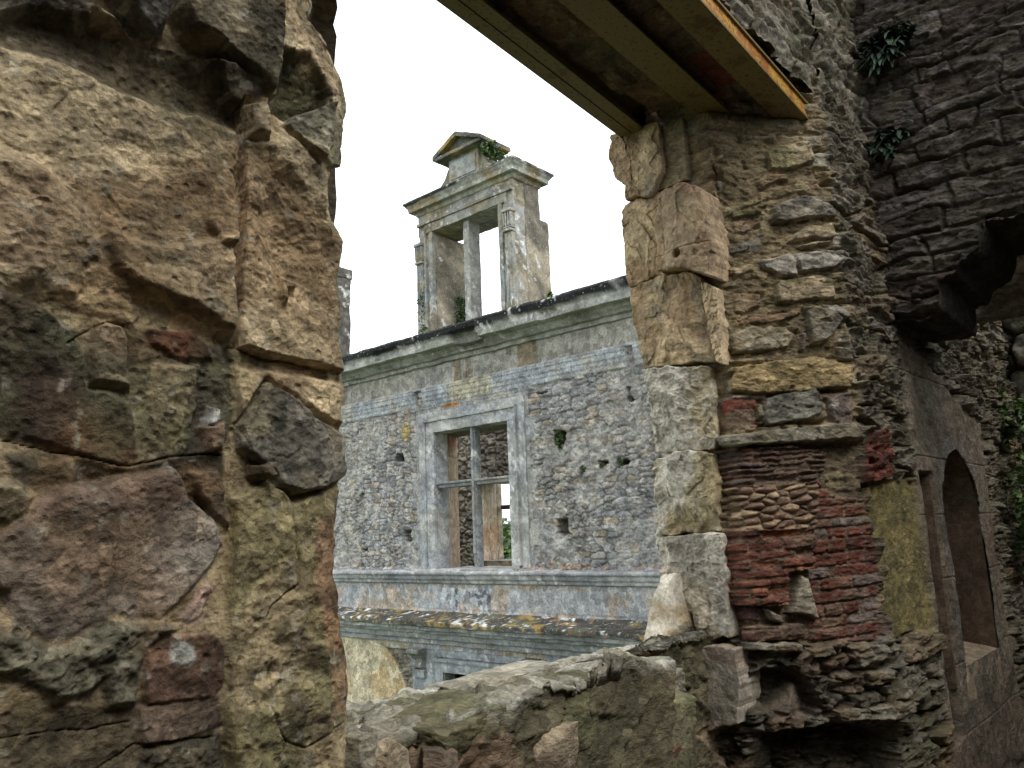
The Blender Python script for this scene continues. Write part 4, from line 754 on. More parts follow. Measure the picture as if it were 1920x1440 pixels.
    pl = ss(0, .02, sdpoly(Y+.05*fbm(Y*3, Z*3, 230, 4), Z, [(15, -1.86), (12.9, -1.86), (12.3, -1.95), (11.95, -2.3), (11.75, -2.6), (11.6, -3.5), (15, -3.5)]))
    ru = ss(0, .02, sdpoly(Y+.08*fbm(Y*3, Z*3, 231, 4), Z, [(12.4, -1.98), (11.5, -1.98), (11.4, -2.2), (11.15, -2.4), (11.1, -3.5), (12.4, -3.5)]))
    Hr = ss(0, .02, ed)*.06*(rid[..., 0])-.10; cr_ = mixc(np.broadcast_to(L(150, 144, 124), Y.shape+(3,)), L(112, 106, 92), rid[..., 1])
    zone(ru, Hr, cr_)
    zone(pl, -.03+.012*fbm(Y*4, Z*4, 232, 4), mixc(np.broadcast_to(L(204, 190, 152), Y.shape+(3,)), L(196, 170, 116), ss(0, .4, fbm(Y*1.5, Z*1.5, 233, 3))))
    # quoin-like stones beside the window
    e, r_, l_ = coursed(Y, Z, 53, .42, .5, -.65, 2.5, 5, 15, .1); e = np.minimum(e, 9)
    wq = .10+.12*(np.floor((Z+.6)/.42) % 2)
    t = ((Y > 8.62-wq) & (Y < 11.22+wq) & (Z > -.6) & (Z < 2.42)).astype(float)
    zone(t, .0-.012*(1-ss(.002, .012, np.minimum(e, np.minimum(np.abs(Y-8.62), np.abs(Y-11.22))))), mixc(np.broadcast_to(L(156, 154, 144), Y.shape+(3,)), L(142, 146, 148), r_[..., 1]))
    # putlog holes and plucked stones
    for (a, b, w_, h_) in ((11.83, 1.54, .10, .08), (11.60, .05, .07, .11), (7.93, .09, .11, .12), (6.54, 2.01, .05, .11), (7.9, 1.5, .10, .11), (7.08, 1.02, .09, .03), (6.72, .99, .10, .04), (7.49, .96, .03, .07), (8.2, 2.28, .12, .015), (12.9, -.2, .06, .03), (10.15, -99, .1, .1)):
        d = np.maximum(np.abs(Y+.03*fbm(Y*12, Z*12, 240, 3)-a)-w_, np.abs(Z+.03*fbm(Y*12+4, Z*12, 241, 3)-b)-h_); t = ss(.006, -.012, d); H = H-t*.30; c = mixc(c, L(96, 90, 78), t)
    d = np.hypot((Y-11.62)/.13, (Z-2.0)/.2)+.3*fbm(Y*6, Z*6, 243, 3); c = mixc(c, L(186, 164, 96), ss(1.05, .9, d)); H += ss(1.05, .9, d)*.02
    d = np.maximum(np.abs(Y-10.35)-.2, np.abs(Z-2.36)-.04); c = mixc(c, L(168, 118, 56), ss(.01, -.01, d))
    # lichen line on top of the string course
    c = mixc(c, L(176, 120, 52), ss(-.44, -.56, Z)*ss(-.64, -.6, Z)*ss(.0, .4, fbm(Y*14, Z*16, 244, 4))*ss(9.3, 8.9, Y)*.6)
    H += ss(-.5, -.58, Z)*ss(-.66, -.62, Z)*.06*ss(-.2, .3, fbm(Y*5, Z*5, 246, 3))
    vf, zf = (v[:-1, None]+v[1:, None])/2, (z[None, :-1]+z[None, 1:])/2
    keep = ~((vf > 8.97) & (vf < 10.79) & (zf > -.56) & (zf < 1.9)); keep &= ~((vf > 8.9) & (vf < 10.66) & (zf < -2.3))
    P = np.stack([UF-H, Y, Z], -1)
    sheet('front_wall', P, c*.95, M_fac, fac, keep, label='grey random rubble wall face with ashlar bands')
facade_front()
def lichen(V, base, top_dark=0., seed=0, white=.3, orange=0., dk=L(52, 54, 52), z0=None, z1=None):
    c = mottle(V, base, 1.3, seed); n = n3(V*np.array([1, .35, 1]), 5, seed+3, 4)
    if top_dark: c = mixc(c, dk, np.clip(top_dark*ss(-.35, .1, n), 0, 1))
    if z0 is not None: c = mixc(c, dk, ss(z0, z1, V[..., 2]+.05*n)*ss(-1.1, -.5, n3(V, 4, seed+5)))
    if white: c = mixc(c, L(200, 200, 194), ss(.62-.3*white, .70-.3*white, n3(V*np.array([1, 1.3, .8]), 13, seed+7)+.5*n3(V, 2.1, seed+8)-.15)*.8)
    if orange: c = mixc(c, L(150, 126, 50), ss(.35-.3*orange, .45-.3*orange, n3(V*np.array([1, .6, 1]), 3.2, seed+9, 4)))
    return c
def moulding(name, prof, v0, v1, colfn, parent=None, dv=.03, dp=.014, amp=.008, seed=0, label=None, cuts=(), mat=None, axis=1):
    """profile (projection, z) run along y; cuts = (y0, y1, zlow, zhigh, depth) broken lengths"""
    p = resample(prof, dp); v = np.arange(v0, v1+dv/2, dv); Y, I = np.meshgrid(v, np.arange(len(p)), indexing='ij')
    pr = p[I][..., 0]; z = p[I][..., 1]
    nse = fbm(Y*2.2+seed, z*6+pr*5, 260+seed, 4, .6); pr = pr+amp*nse; z = z+amp*.8*fbm(Y*2.5+9, pr*8, 264+seed, 4, .6)
    e = np.abs(((Y+seed*.37) % .92)-.46) > .455; pr = pr-.012*e
    for (a, b, zl, zh, dep) in cuts:
        t = ss(a-.03, a+.03, Y+.05*fbm(Y*8, z*8, 270, 3))*ss(b+.03, b-.03, Y+.05*fbm(Y*8, z*8, 271, 3))*ss(zl-.03, zl, z)*ss(zh+.03, zh, z); pr = pr-np.minimum(dep, np.maximum(pr-.02, 0))*t
    W = np.stack([UF-pr, Y, z], -1); c = colfn(W.reshape(-1, 3)).reshape(W.shape)
    return sheet(name, W, c, mat or M_fac2, parent or fac, label=label)
GRY = L(150, 152, 144); PAL = L(156, 157, 148); OLV = L(136, 137, 124)
moulding('crown_cornice', [(-.9, 3.78), (-.3, 3.76), (.40, 3.70), (.43, 3.66), (.40, 3.58), (.36, 3.52), (.355, 3.50), (.35, 3.38), (.20, 3.37), (.19, 3.33), (.13, 3.27), (.12, 3.25), (.06, 3.24), (.05, 3.17), (-.03, 3.16)], 2.0, 20.0,
         lambda V: np.where((V[:, 2:3] > 3.36) & (V[:, 2:3] < 3.5), 1., 0.)*.03*np.array([1, 1, 1.])+lichen(V, (PAL, GRY, OLV), .15, 3, .35, 0, L(44, 46, 46), 3.52, 3.57), seed=1, cuts=((9.35, 9.95, 3.3, 3.56, .18), (11.4, 12.1, 3.44, 3.58, .08), (7.6, 7.9, 3.4, 3.5, .07)), amp=.016, label='blackened lichen covered crown cornice')
moulding('string_course', [(-.05, -.55), (.10, -.585), (.13, -.60), (.13, -.64), (.10, -.66), (.09, -.72), (.06, -.74), (.05, -.79), (-.03, -.81)], 2.0, 20.0,
         lambda V: lichen(V, (ASH, BLU), .45, 5, .3, .0, L(70, 76, 84)), seed=2, amp=.008, label='thin string course under the window')
def lich2(V):
    c = lichen(V, (ASH, BLU), .3, 7, .1); n = n3(V*np.array([1, .5, 1]), 4, 8, 4); t = ss(-1.50, -1.475, V[:, 2]+.02*n3(V, 9, 77))
    c = mixc(c, mixc(np.broadcast_to(L(58, 58, 50), V.shape), L(84, 84, 60), ss(-.2, .3, n)), t*.93)
    yel = ss(7.4, 8.4, V[:, 1])*ss(11.6, 10.6, V[:, 1]); c = mixc(c, L(158, 130, 44), t*.8*ss(.15, .35, n3(V, 11, 9, 4)+.5*n3(V, 2.5, 19, 2)+yel*.3-.3))
    c = mixc(c, L(140, 92, 48), t*.7*ss(.45, .6, n3(V, 14, 12, 4))); c = mixc(c, L(212, 214, 208), t*.85*ss(.36, .46, n3(V, 15, 15, 4)+.4*n3(V, 2.2, 16, 2)-.1)*ss(-1.46, -1.42, V[:, 2]))
    return c
moulding('main_cornice', [(-.04, -1.26), (.02, -1.29), (.06, -1.32), (.37, -1.38), (.42, -1.41), (.42, -1.485), (.35, -1.50), (.34, -1.565), (.24, -1.575), (.235, -1.63), (.15, -1.65), (.13, -1.74), (.05, -1.76), (.04, -1.84), (-.04, -1.86)], 2.0, 20.0, lich2, seed=3, amp=.014, label='heavy projecting cornice crusted with yellow and white lichen')
def fbx(name, lst, parent, cols, res=.035, r=.012, amp=.006, sc=5, seed=0, white=.35, dark=.3, mat=None, label=None, xf=None):
    return boxes(name, lst, mat or M_fac2, parent, lambda V: lichen(V, cols, dark, seed, white), res, r, amp, sc, label, xf)
# body of the building behind the face, leaving the window free
plainwall('rear_face', (UF+.95, 4.6), (UF+.95, 8.5), -6, 3.7, (1, 0), fac, res=.07, mat=M_far); plainwall('end_wall', (UF, 20), (UF+.95, 20), -6.2, 3.7, (0, 1), fac, res=.06, mat=M_far); plainwall('rear_face', (UF+.95, 11.45), (UF+.95, 20), -6, 3.7, (1, 0), fac, res=.07, mat=M_far)
plainwall('rear_face', (UF+.95, 8.5), (UF+.95, 11.45), 2.1, 3.7, (1, 0), fac, res=.07, mat=M_far); plainwall('rear_face', (UF+.95, 8.5), (UF+.95, 11.45), -6, -.55, (1, 0), fac, res=.07, mat=M_far)
plainwall('lower_front', (UF-.01, 4.6), (UF-.01, 15.5), -6.2, -3.38, (-1, 0), fac, res=.06, mat=M_far); plainwall('lower_front', (UF-.0, 2.0), (UF-.0, 5.25), -6.2, 3.7, (-1, 0), fac, res=.05, mat=M_far, col=(G1, G2, G3)); plainwall('lower_front', (UF-.0, 14.5), (UF-.0, 20), -6.2, 3.7, (-1, 0), fac, res=.05, mat=M_far, col=(G1, G2, G3))
plainwall('end_wall', (UF-.0, 2.0), (UF+.95, 2.0), -6.2, 3.7, (0, -1), fac, res=.06, mat=M_far)
# ---- main window
WC = (L(170, 171, 165), L(156, 160, 163))
# architrave frame: outer moulding, inner field, stepped
wf = fbx('window_surround', [((UF-.05, 10.79, -.56), (UF+.3, 11.02, 2.1)), ((UF-.05, 8.80, -.56), (UF+.3, 8.97, 2.1)), ((UF-.052, 8.80, 1.90), (UF+.3, 11.02, 2.12)), ((UF-.09, 8.76, 2.10), (UF+.1, 11.06, 2.16)), ((UF-.075, 11.0, -.5), (UF+.1, 11.05, 2.12)), ((UF-.075, 8.76, -.5), (UF+.1, 8.81, 2.12)), ((UF-.02, 11.04, -.56), (UF+.1, 11.24, 2.26)), ((UF-.02, 8.60, -.56), (UF+.1, 8.77, 2.26)), ((UF-.022, 8.6, 2.15), (UF+.1, 11.24, 2.29))], fac, WC, seed=11, label='pale moulded stone frame of the cross window')
fbx('mullion', [((UF+.02, 9.80, -.52), (UF+.17, 9.91, 1.9)), ((UF-.015, 9.825, -.3), (UF+.05, 9.885, 1.9))], wf, (L(160, 160, 150), L(140, 146, 150)), seed=12, r=.02, res=.03)
fbx('transom', [((UF+.02, 8.97, .88), (UF+.2, 9.80, .98)), ((UF+.02, 9.91, .88), (UF+.2, 10.79, .98)), ((UF-.015, 8.97, .94), (UF+.05, 10.79, .985))], wf, (L(160, 160, 150), L(140, 146, 150)), seed=13, r=.02, res=.03)
V, Fc = rbox((UF-.08, 8.9, -.68), (UF+.95, 11.5, -.55), .04, .02, .01); mesh('window_sill', V, Fc, M_fac2, wf, lichen(V, WC, .3, 3, .3))
# splayed embrasure behind it
def quadwall(name, a, b, z0, z1, parent, cols, seed, res=.03, bh=.42, bw=.5, n=(0, -1), relief=.008):
    a, b = np.array(a, float), np.array(b, float); l = np.linalg.norm(b-a); s = np.linspace(0, l, max(4, int(l/res))); z = np.arange(z0, z1+res/2, res); S, Z = np.meshgrid(s, z, indexing='ij')
    e, r_, l_ = coursed(S, Z, seed, bh, bw, z0-1, z1+1, -.5, l+.5, .2); H = -relief*1.6*(1-ss(0, .014, e))+relief*fbm(S*7, Z*7, seed, 4)
    c = mixc(np.broadcast_to(cols[0], S.shape+(3,)), cols[1], r_[..., 0]); c = mixc(c, cols[2], ss(.1, .5, fbm(S*3+seed, Z*1.5, seed, 4))*.8); c = mixc(c, c*.6, 1-ss(0, .01, e))
    P = a*(1-S[..., None]/l)+b*(S[..., None]/l)+np.array(n)*H[..., None]
    return sheet(name, np.concatenate([P, Z[..., None]], -1), c*.85, M_fac2, parent)
TAN, ROS = L(186, 160, 126), L(178, 124, 96)
quadwall('embrasure', (UF+.30, 10.85), (UF+1.0, 11.24), -.56, 2.0, fac, (TAN, L(190, 164, 136), ROS), 61)
quadwall('embrasure', (UF+.28, 8.84), (UF+.98, 8.5), -.56, 2.0, fac, (TAN, TAN, ROS), 62, n=(0, 1))
fbx('embrasure_head', [((UF+.28, 8.5, 1.92), (UF+.96, 11.45, 2.1))], fac, (L(130, 118, 96), L(110, 104, 90)), seed=14, white=0)
fbx('embrasure', [((UF+.2, 10.80, -.56), (UF+.32, 10.90, 1.95))], fac, WC, seed=15, white=0)
# ---- the wall far behind with its own window
rear = thing('rear_ruin_wall', 'rubble wall with a pale dressed window seen through the cross window', 'wall', (15, 13, -6))
plainwall('rubble', (15, 14.5), (15, 19), -6, 5, (-1, 0), rear, res=.03, relief=.08, col=(L(160, 152, 134), L(120, 114, 100), L(104, 98, 84)), mat=M_far, cell=(.26, .13))
plainwall('rubble', (15, 10.9), (15, 14.5), 1.35, 5, (-1, 0), rear, res=.03, relief=.09, col=(L(158, 148, 130), L(104, 98, 88), L(96, 88, 76)), mat=M_far)
plainwall('rubble', (15, 10.9), (15, 14.5), -6, -.62, (-1, 0), rear, res=.06, mat=M_far); plainwall('rubble', (15, 6), (15, 10.9), -6, 5, (-1, 0), rear, res=.06, mat=M_far)
quadwall('window_reveal', (15, 14.47), (16.1, 14.93), -.62, 1.5, rear, (L(196, 170, 136), L(190, 172, 148), L(176, 130, 80)), 63, bh=.36, bw=.4, n=(0, -1))
quadwall('window_reveal', (15, 10.9), (16.1, 10.8), -.62, 1.5, rear, (TAN, TAN, ROS), 64, n=(0, 1))
fbx('window_head', [((15, 10.8, 1.35), (16.1, 14.7, 1.7))], rear, WC, seed=16); fbx('window_sill', [((15, 10.8, -.8), (16.1, 14.7, -.62))], rear, WC, seed=17)
fbx('window_frame', [((16.0, 14.88, -.62), (16.2, 15.05, 1.4))], rear, (L(196, 178, 146), L(180, 160, 130)), seed=18, white=0); fbx('transom', [((16.05, 10.8, .68), (16.2, 14.8, .80))], rear, (L(110, 96, 84), L(96, 88, 80)), seed=19, white=0)
plainwall('outer_face', (16.3, 15.0), (16.3, 19), -6, 5, (1, 0), rear, res=.1, mat=M_far)
# ---- inner side wall that closes the roofless hall on the left
# ---- lower window: consoles, lintel field, architrave
lw = fbx('lower_window_surround', [((UF-.06, 10.66, -6), (UF+.2, 10.86, -2.1)), ((UF-.062, 8.7, -2.29), (UF+.2, 10.86, -2.1)), ((UF-.10, 8.68, -2.12), (UF+.1, 10.90, -2.06)), ((UF-.03, 10.64, -6), (UF+.2, 10.72, -2.3)), ((UF-.06, 8.7, -6), (UF+.2, 8.9, -2.1)), ((UF-.02, 10.86, -6), (UF+.1, 11.5, -1.95)), ((UF-.018, 8.3, -6), (UF+.1, 8.7, -1.95)), ((UF-.02, 8.7, -2.05), (UF+.1, 10.9, -1.93))], fac, (L(156, 164, 166), BLU), seed=21, label='pale blue grey frame of the lower window')
fbx('dark_interior', [((UF+.6, 8.6, -5), (UF+.9, 11, -1.9))], lw, (L(60, 50, 44), L(50, 44, 40)), seed=22, white=0, dark=0)  # dark coloured slab stands in for the shade inside the lower opening
def console(vc, seed):
    pr = resample([(0, -1.92), (.20, -1.93), (.24, -1.96), (.23, -2.0), (.15, -2.04), (.11, -2.10), (.12, -2.15), (.16, -2.19), (.15, -2.235), (.08, -2.26), (0, -2.27)], .01); y = np.linspace(-.15, .15, 60); Y, I = np.meshgrid(y, np.arange(len(pr)), indexing='ij')
    q = pr[I]; fl = .018*np.abs(np.cos(Y*math.pi/.06))*(q[..., 0] > .03); side = ss(.15, .135, np.abs(Y))
    W = np.stack([UF-.02-(q[..., 0]-fl)*(side), Y+vc, q[..., 1]], -1)
    sheet('console', W, lichen(W.reshape(-1, 3), (L(140, 144, 136), L(110, 116, 112)), .2, seed, .1).reshape(W.shape), M_fac2, lw, label='scrolled stone bracket')
    fbx('console_block', [((UF-.09, vc-.16, -2.42), (UF+.05, vc+.16, -2.28))], lw, (L(156, 164, 166), BLU), seed=seed, res=.03)
console(11.27, 31); console(8.6, 32)
# ---- dormer
dm = []
D0, D1 = 8.67, 11.15
DC = (L(158, 158, 148), L(142, 150, 152), L(150, 140, 112)); SC = (L(156, 146, 120), L(138, 128, 106), L(104, 98, 84))
def dbx(name, lst, parent, cols=DC, **k): return fbx(name, lst, parent, cols, **k)
dorm = dbx('dormer', [((UF, 10.74, 3.6), (UF+.42, D1, 5.80)), ((UF, D0, 3.6), (UF+.42, 9.02, 5.80)), ((UF, D0-.0, 5.79), (UF+.42, D1+.02, 6.3)), ((UF+.40, 10.74, 3.6), (UF+.95, D1-.05, 5.76)), ((UF+.4, D0+.02, 3.6), (UF+.72, 8.98, 6.28)), ((UF+.70, D0+.03, 3.6), (UF+.98, 8.98, 5.65)), ((UF+.40, 8.9, 5.78), (UF+.72, D1-.05, 6.28))], fac, res=.03, amp=.012, seed=41, white=.45, label='free standing dormer window frame with pediment against the sky')
# make the side stone warmer: separate facing slabs on the return
dbx('return_wall', [((UF+.30, D0-.012, 3.62), (UF+.715, D0+.06, 6.24)), ((UF+.70, D0+.015, 3.62), (UF+.985, D0+.08, 5.62))], dorm, SC, res=.025, amp=.01, seed=42, white=.5, dark=.1)
dbx('reveal_lining', [((UF+.06, 10.715, 3.62), (UF+.94, 10.76, 5.74))], dorm, (L(162, 150, 124), L(130, 122, 104), L(120, 112, 92)), seed=43, white=.1)
# architrave bands
dbx('architrave', [((UF-.035, 8.80, 5.80), (UF+.05, 10.96, 5.98)), ((UF-.06, 8.66, 5.98), (UF+.05, 11.16, 6.04)), ((UF-.035, 10.74, 3.8), (UF+.05, 10.84, 5.8)), ((UF-.035, 8.92, 3.8), (UF+.05, 9.02, 5.8)), ((UF-.05, 10.92, 3.8), (UF+.03, 10.97, 5.9)), ((UF-.05, 8.8, 3.8), (UF+.03, 8.84, 5.9))], dorm, DC, res=.03, amp=.006, seed=44, white=.3)
dbx('mullion', [((UF+.06, 9.84, 3.7), (UF+.36, 9.99, 5.80))], dorm, (L(162, 162, 152), L(140, 140, 128)), seed=45, white=.1)
for vc in (11.07, 8.75):
    pil = dbx('pilaster', [((UF-.07, vc-.085, 3.78), (UF+.02, vc+.085, 5.2)), ((UF-.085, vc-.05, 3.85), (UF, vc-.02, 5.15)), ((UF-.085, vc+.02, 3.85), (UF, vc+.05, 5.15))], dorm, DC, seed=46, white=.3, dark=.3)
    lst = [((UF-.13, vc-.11, 5.56), (UF+.02, vc+.11, 5.62)), ((UF-.12, vc-.10, 5.20), (UF+.02, vc+.10, 5.25)), ((UF-.10, vc-.10, 5.27), (UF+.02, vc+.10, 5.30))]+[((UF-.11, vc+o-.016, 5.30), (UF+.02, vc+o+.016, 5.56)) for o in (-.08, -.03, .03, .08)]
    dbx('capital', lst, pil, DC, res=.02, amp=.003, seed=47, white=.2, dark=.3)
def ring_cornice(name, prof, x0, x1, y0, y1, parent, cf, res=.04, amp=.008, seed=0, label=None):
    """moulding running round a rectangular block: prof = (projection, z)"""
    p = resample(prof, .016); pts = []
    for (a, b) in (((x1, y1), (x0, y1)), ((x0, y1), (x0, y0)), ((x0, y0), (x1, y0)), ((x1, y0), (x1, y1))):
        n = max(4, int(math.hypot(b[0]-a[0], b[1]-a[1])/res)); pts += [(a[0]+(b[0]-a[0])*t/n, a[1]+(b[1]-a[1])*t/n) for t in range(n)]
    pts.append(pts[0]); B = np.array(pts); cx, cy = (x0+x1)/2, (y0+y1)/2; hx, hy = (x1-x0)/2, (y1-y0)/2
    sx, sy = (B[:, 0]-cx)/hx, (B[:, 1]-cy)/hy; X = cx+sx[:, None]*(hx+p[None, :, 0]); Y = cy+sy[:, None]*(hy+p[None, :, 0]); Z = np.broadcast_to(p[None, :, 1], X.shape).copy()
    W = np.stack([X, Y, Z], -1); nz_ = n3(W, 5, seed+3)*amp; nz_[-1] = nz_[0]; W = W+nz_[..., None]
    return sheet(name, W, cf(W.reshape(-1, 3)).reshape(W.shape), M_fac2, parent, label=label)
ring_cornice('cornice', [(0, 6.20), (.03, 6.21), (.05, 6.26), (.06, 6.28), (.14, 6.29), (.15, 6.37), (.17, 6.39), (.20, 6.44), (.22, 6.45), (.22, 6.49), (-.2, 6.56)], UF, UF+.70, D0, D1, dorm, lambda V: lichen(V, (L(166, 166, 152), GRY, L(150, 132, 96)), .1, 51, .3, 0, L(56, 60, 60), 6.42, 6.46), seed=1, amp=.012)
ped = dbx('pedestal', [((UF-.0, 9.48, 6.4), (UF+.5, 10.27, 7.16)), ((UF-.02, 9.55, 6.66), (UF+.02, 10.2, 7.04))], dorm, DC, seed=52, white=.3, dark=.25)
# pediment
def pediment():
    y0, y1, yc, zb, zt = 9.26, 10.50, 9.90, 7.10, 7.44; lst = [((UF-.16, y0, zb), (UF+.62, y1, zb+.07))]
    V, Fc = join([rbox(a, b, .03, .012, .008) for a, b in lst])
    def rake(sgn):
        ye = y0-.03 if sgn < 0 else y1+.03; n = abs(ye-yc)
        def xf(P):
            P = P.copy(); t = (P[:, 1]-yc)/(ye-yc) if sgn > 0 else (yc-P[:, 1])/(yc-ye); P[:, 2] += (zt-(zt-zb-.04)*t); return P
        a, b = (yc, ye) if sgn > 0 else (ye, yc)
        return rbox((UF-.18, a, -.02), (UF+.64, b, .07), .03, .012, .008, xf=xf)
    V2, F2 = join([(V, Fc), rake(1), rake(-1)]); mesh('pediment', V2, F2, M_fac2, dorm, lichen(V2, (L(136, 136, 120), L(104, 104, 88)), .6, 53, .35, .12))
    T = [(UF-.06, y0+.06, zb+.06), (UF-.06, y1-.06, zb+.06), (UF-.06, yc, zt), (UF+.5, y0+.06, zb+.06), (UF+.5, y1-.06, zb+.06), (UF+.5, yc, zt)]
    mesh('tympanum', T, [(0, 1, 2), (5, 4, 3), (0, 3, 4, 1), (1, 4, 5, 2), (2, 5, 3, 0)], M_fac2, dorm, L(96, 98, 88), smooth=False)
    for s_, e_, t_ in ((10.27, 10.86, 1), (9.48, 8.95, -1)):     # concave scroll buttresses
        k = np.linspace(0, 1, 24); prof = np.stack([s_+(e_-s_)*k, 6.56+.42*(1-k)**2.0+.05*np.exp(-((k-.12)/.1)**2)], -1); x = np.linspace(UF+.05, UF+.42, 14)
        A, B = np.meshgrid(np.arange(24), x, indexing='ij'); W = np.stack([B, prof[A][..., 0], prof[A][..., 1]], -1); W = W+n3(W, 8, 5)[..., None]*.02
        V = W.reshape(-1, 3); lo = W[:, :1].copy(); lo[..., 2] = 6.4; Fq = [grid_faces(24, 14)]
        S1 = np.concatenate([W[:, :1], lo], 1); hi = W[:, -1:].copy(); lo2 = hi.copy(); lo2[..., 2] = 6.4; S2 = np.concatenate([hi, lo2], 1)
        V2, F2 = join([(V, grid_faces(24, 14)), (S1.reshape(-1, 3), grid_faces(24, 2)), (S2.reshape(-1, 3), grid_faces(24, 2))]); mesh('scroll', V2, F2, M_fac2, dorm, lichen(V2, (L(150, 144, 120), L(110, 106, 88)), .3, 54, .5))
pediment()
# ---- chimney stump at the left
ch = thing('chimney_stump', 'dark lichened masonry stump rising above the cornice at the left', 'chimney', (12, 16.5, 3.6))
boxes('shaft', [((11.3, 16.0, 3.0), (12, 17.4, 6.78)), ((11.27, 15.96, 6.55), (12.02, 17.45, 6.83))], M_fac, ch, lambda V: lichen(V, (L(104, 100, 90), L(84, 82, 74)), .3, 61, .6), .04, .03, .03, 3)
# ================================================================== plants
def leaves(name, pts, size, mat, seed, parent=None, label=None, cat=None, flat=.5, stems=None):
    rs = np.random.RandomState(seed); V = []; Fq = []
    for p in pts:
        s = size*(.6+.8*rs.rand()); a = rs.randn(3); a[2] *= flat; a /= np.linalg.norm(a); b = np.cross(a, rs.randn(3)); b /= np.linalg.norm(b); c = np.cross(a, b); k = len(V)
        V += [p-a*s*.5, p+b*s*.32-c*s*.05, p+a*s*.55, p-b*s*.32-c*s*.05, p+c*s*.08]; Fq += [(k, k+1, k+4), (k+1, k+2, k+4), (k+2, k+3, k+4), (k+3, k, k+4)]
    if parent is None:
        o = mesh(name, V, Fq, mat); tag(o, label, cat); return o
    return mesh(name, V, Fq, mat, parent)
def cloud(c, r, n, seed):
    rs = np.random.RandomState(seed); c = np.array(c, float); r = np.array(r, float); cl = rs.randn(max(3, n//40), 3)*(.5 if n > 100 else .04); k = rs.randint(0, len(cl), n)
    return c+(cl[k]+rs.randn(n, 3)*.22)*r
rs = np.random.RandomState(4)
pv = on(912, 268, 0, UF+.3); leaves('ivy', cloud((UF+.2, 9.28, 6.98), (.3, .16, .16), 420, 3), .07, M_leaf, 5, label='ivy tuft growing under the right end of the dormer pediment', cat='ivy')
P = np.stack([UF+.5+.3*rs.rand(500), 10.70-.05*rs.rand(500), 3.85+.75*rs.rand(500)**1.6], -1); leaves('creeper', P, .06, M_leaf, 6, label='creeper climbing the left inner reveal of the dormer', cat='creeper')
P = np.stack([UF-.09-.03*rs.rand(90), 11.0+.1*rs.randn(90)*.5, 3.8+.9*rs.rand(90)], -1); leaves('creeper', P, .05, M_leaf, 7, label='thin creeper up the left pilaster of the dormer', cat='creeper')
leaves('wall_weed', cloud((UF+.75, 8.55, 4.15), (.1, .12, .16), 80, 8), .07, M_leaf2, 8, label='small weed at the right foot of the dormer', cat='weed')
leaves('wall_weed', cloud((UF-.02, 7.88, 1.48), (.05, .07, .14), 260, 10), .05, M_leaf, 9, label='dark weed hanging from the hole right of the cross window', cat='weed')
for i, (a, b) in enumerate(((7.45, .96), (6.75, 1.0), (7.1, 1.0), (12.95, .9))): leaves('wall_weed', cloud((UF-.0, a, b), (.03, .08, .08), 60, 70+i), .04, M_leaf, 20+i, label=['small weed in a joint right of the cross window at mid height', 'weed in the hole nearest the right jamb', 'weed in the middle hole of the right wall face', 'tiny weed in the rubble left of the cross window'][i], cat='weed')
leaves('moss_tuft', cloud((UF-.3, 10.7, 3.8), (.08, .2, .04), 90, 30), .05, M_leaf2, 30, label='yellow green moss tuft on the crown cornice below the dormer', cat='moss')
def strap_plant(px, py, n, ln, seed, label, group):
    c = on(px, py, 0, UC-.05); rs = np.random.RandomState(seed); V = []; Fq = []
    for i in range(n):
        o = c+np.array([-.01, rs.randn()*.05, rs.randn()*.03]); a = rs.rand()*2*math.pi; out = np.array([-(.35+.6*rs.rand()), .8*math.cos(a), .5*math.sin(a)+.25]); out /= np.linalg.norm(out); l = ln*(.5+.8*rs.rand()); w_ = .010+.008*rs.rand(); side = np.cross(out, [0, 0, 1.]); side /= np.linalg.norm(side)+1e-9; b = len(V)
        for k in range(6):
            t = k/5; p = o+out*l*t+np.array([0, 0, -.55*l*t*t]); ww = w_*(math.sin(math.pi*(.12+.86*t)))**.7; V += [p-side*ww, p+side*ww+np.array([0, 0, .004])]
        Fq += [(b+2*k, b+2*k+1, b+2*k+3, b+2*k+2) for k in range(5)]
    o = mesh('strap_leaved_plant', V, Fq, M_fern); tag(o, label, 'plant', group)
strap_plant(1655, 100, 220, .15, 3, 'larger dark strap leaved plant rooted high in the corner of the cross wall', 'plants rooted in the cross wall'); strap_plant(1683, 75, 60, .14, 5, 'dark strap leaved plant just right of the larger one on the cross wall', 'plants rooted in the cross wall')
strap_plant(1668, 265, 110, .09, 4, 'smaller straggly strap leaved plant lower down the corner of the cross wall', 'plants rooted in the cross wall')
# ================================================================== beyond the cross wall
fw_ = thing('far_cross_wall', 'lichen spotted blocks of a further wall at the right edge behind the bush', 'wall', (8.2, .8, -1.6))
plainwall('blocks', (8.2, 1.42), (8.2, -2.5), -1.7, 3.2, (-1, 0), fw_, res=.02, relief=.12, col=(L(150, 148, 132), L(118, 114, 98), L(100, 94, 76)), mat=M_fac, cell=(.42, .3), seed=9)
plainwall('blocks', (9.1, 1.42), (9.1, -2.5), -1.7, 3.2, (1, 0), fw_, res=.1, mat=M_far)
bush = thing('bush', 'light green leafy bush at the right edge of the picture', 'bush', (7.2, .9, -1.6))
bc = on(1915, 930, 0, 7.3)
leaves('foliage', np.concatenate([cloud(bc+np.array([0, -.1, -.05]), (.35, .22, .45), 1100, 41), cloud(on(1912, 790, 0, 7.4), (.2, .12, .25), 350, 43), cloud(on(1915, 580, 0, 8.0), (.1, .1, .25), 120, 44)]), .055, M_leaf2, 42, bush)
V = []; Fq = []
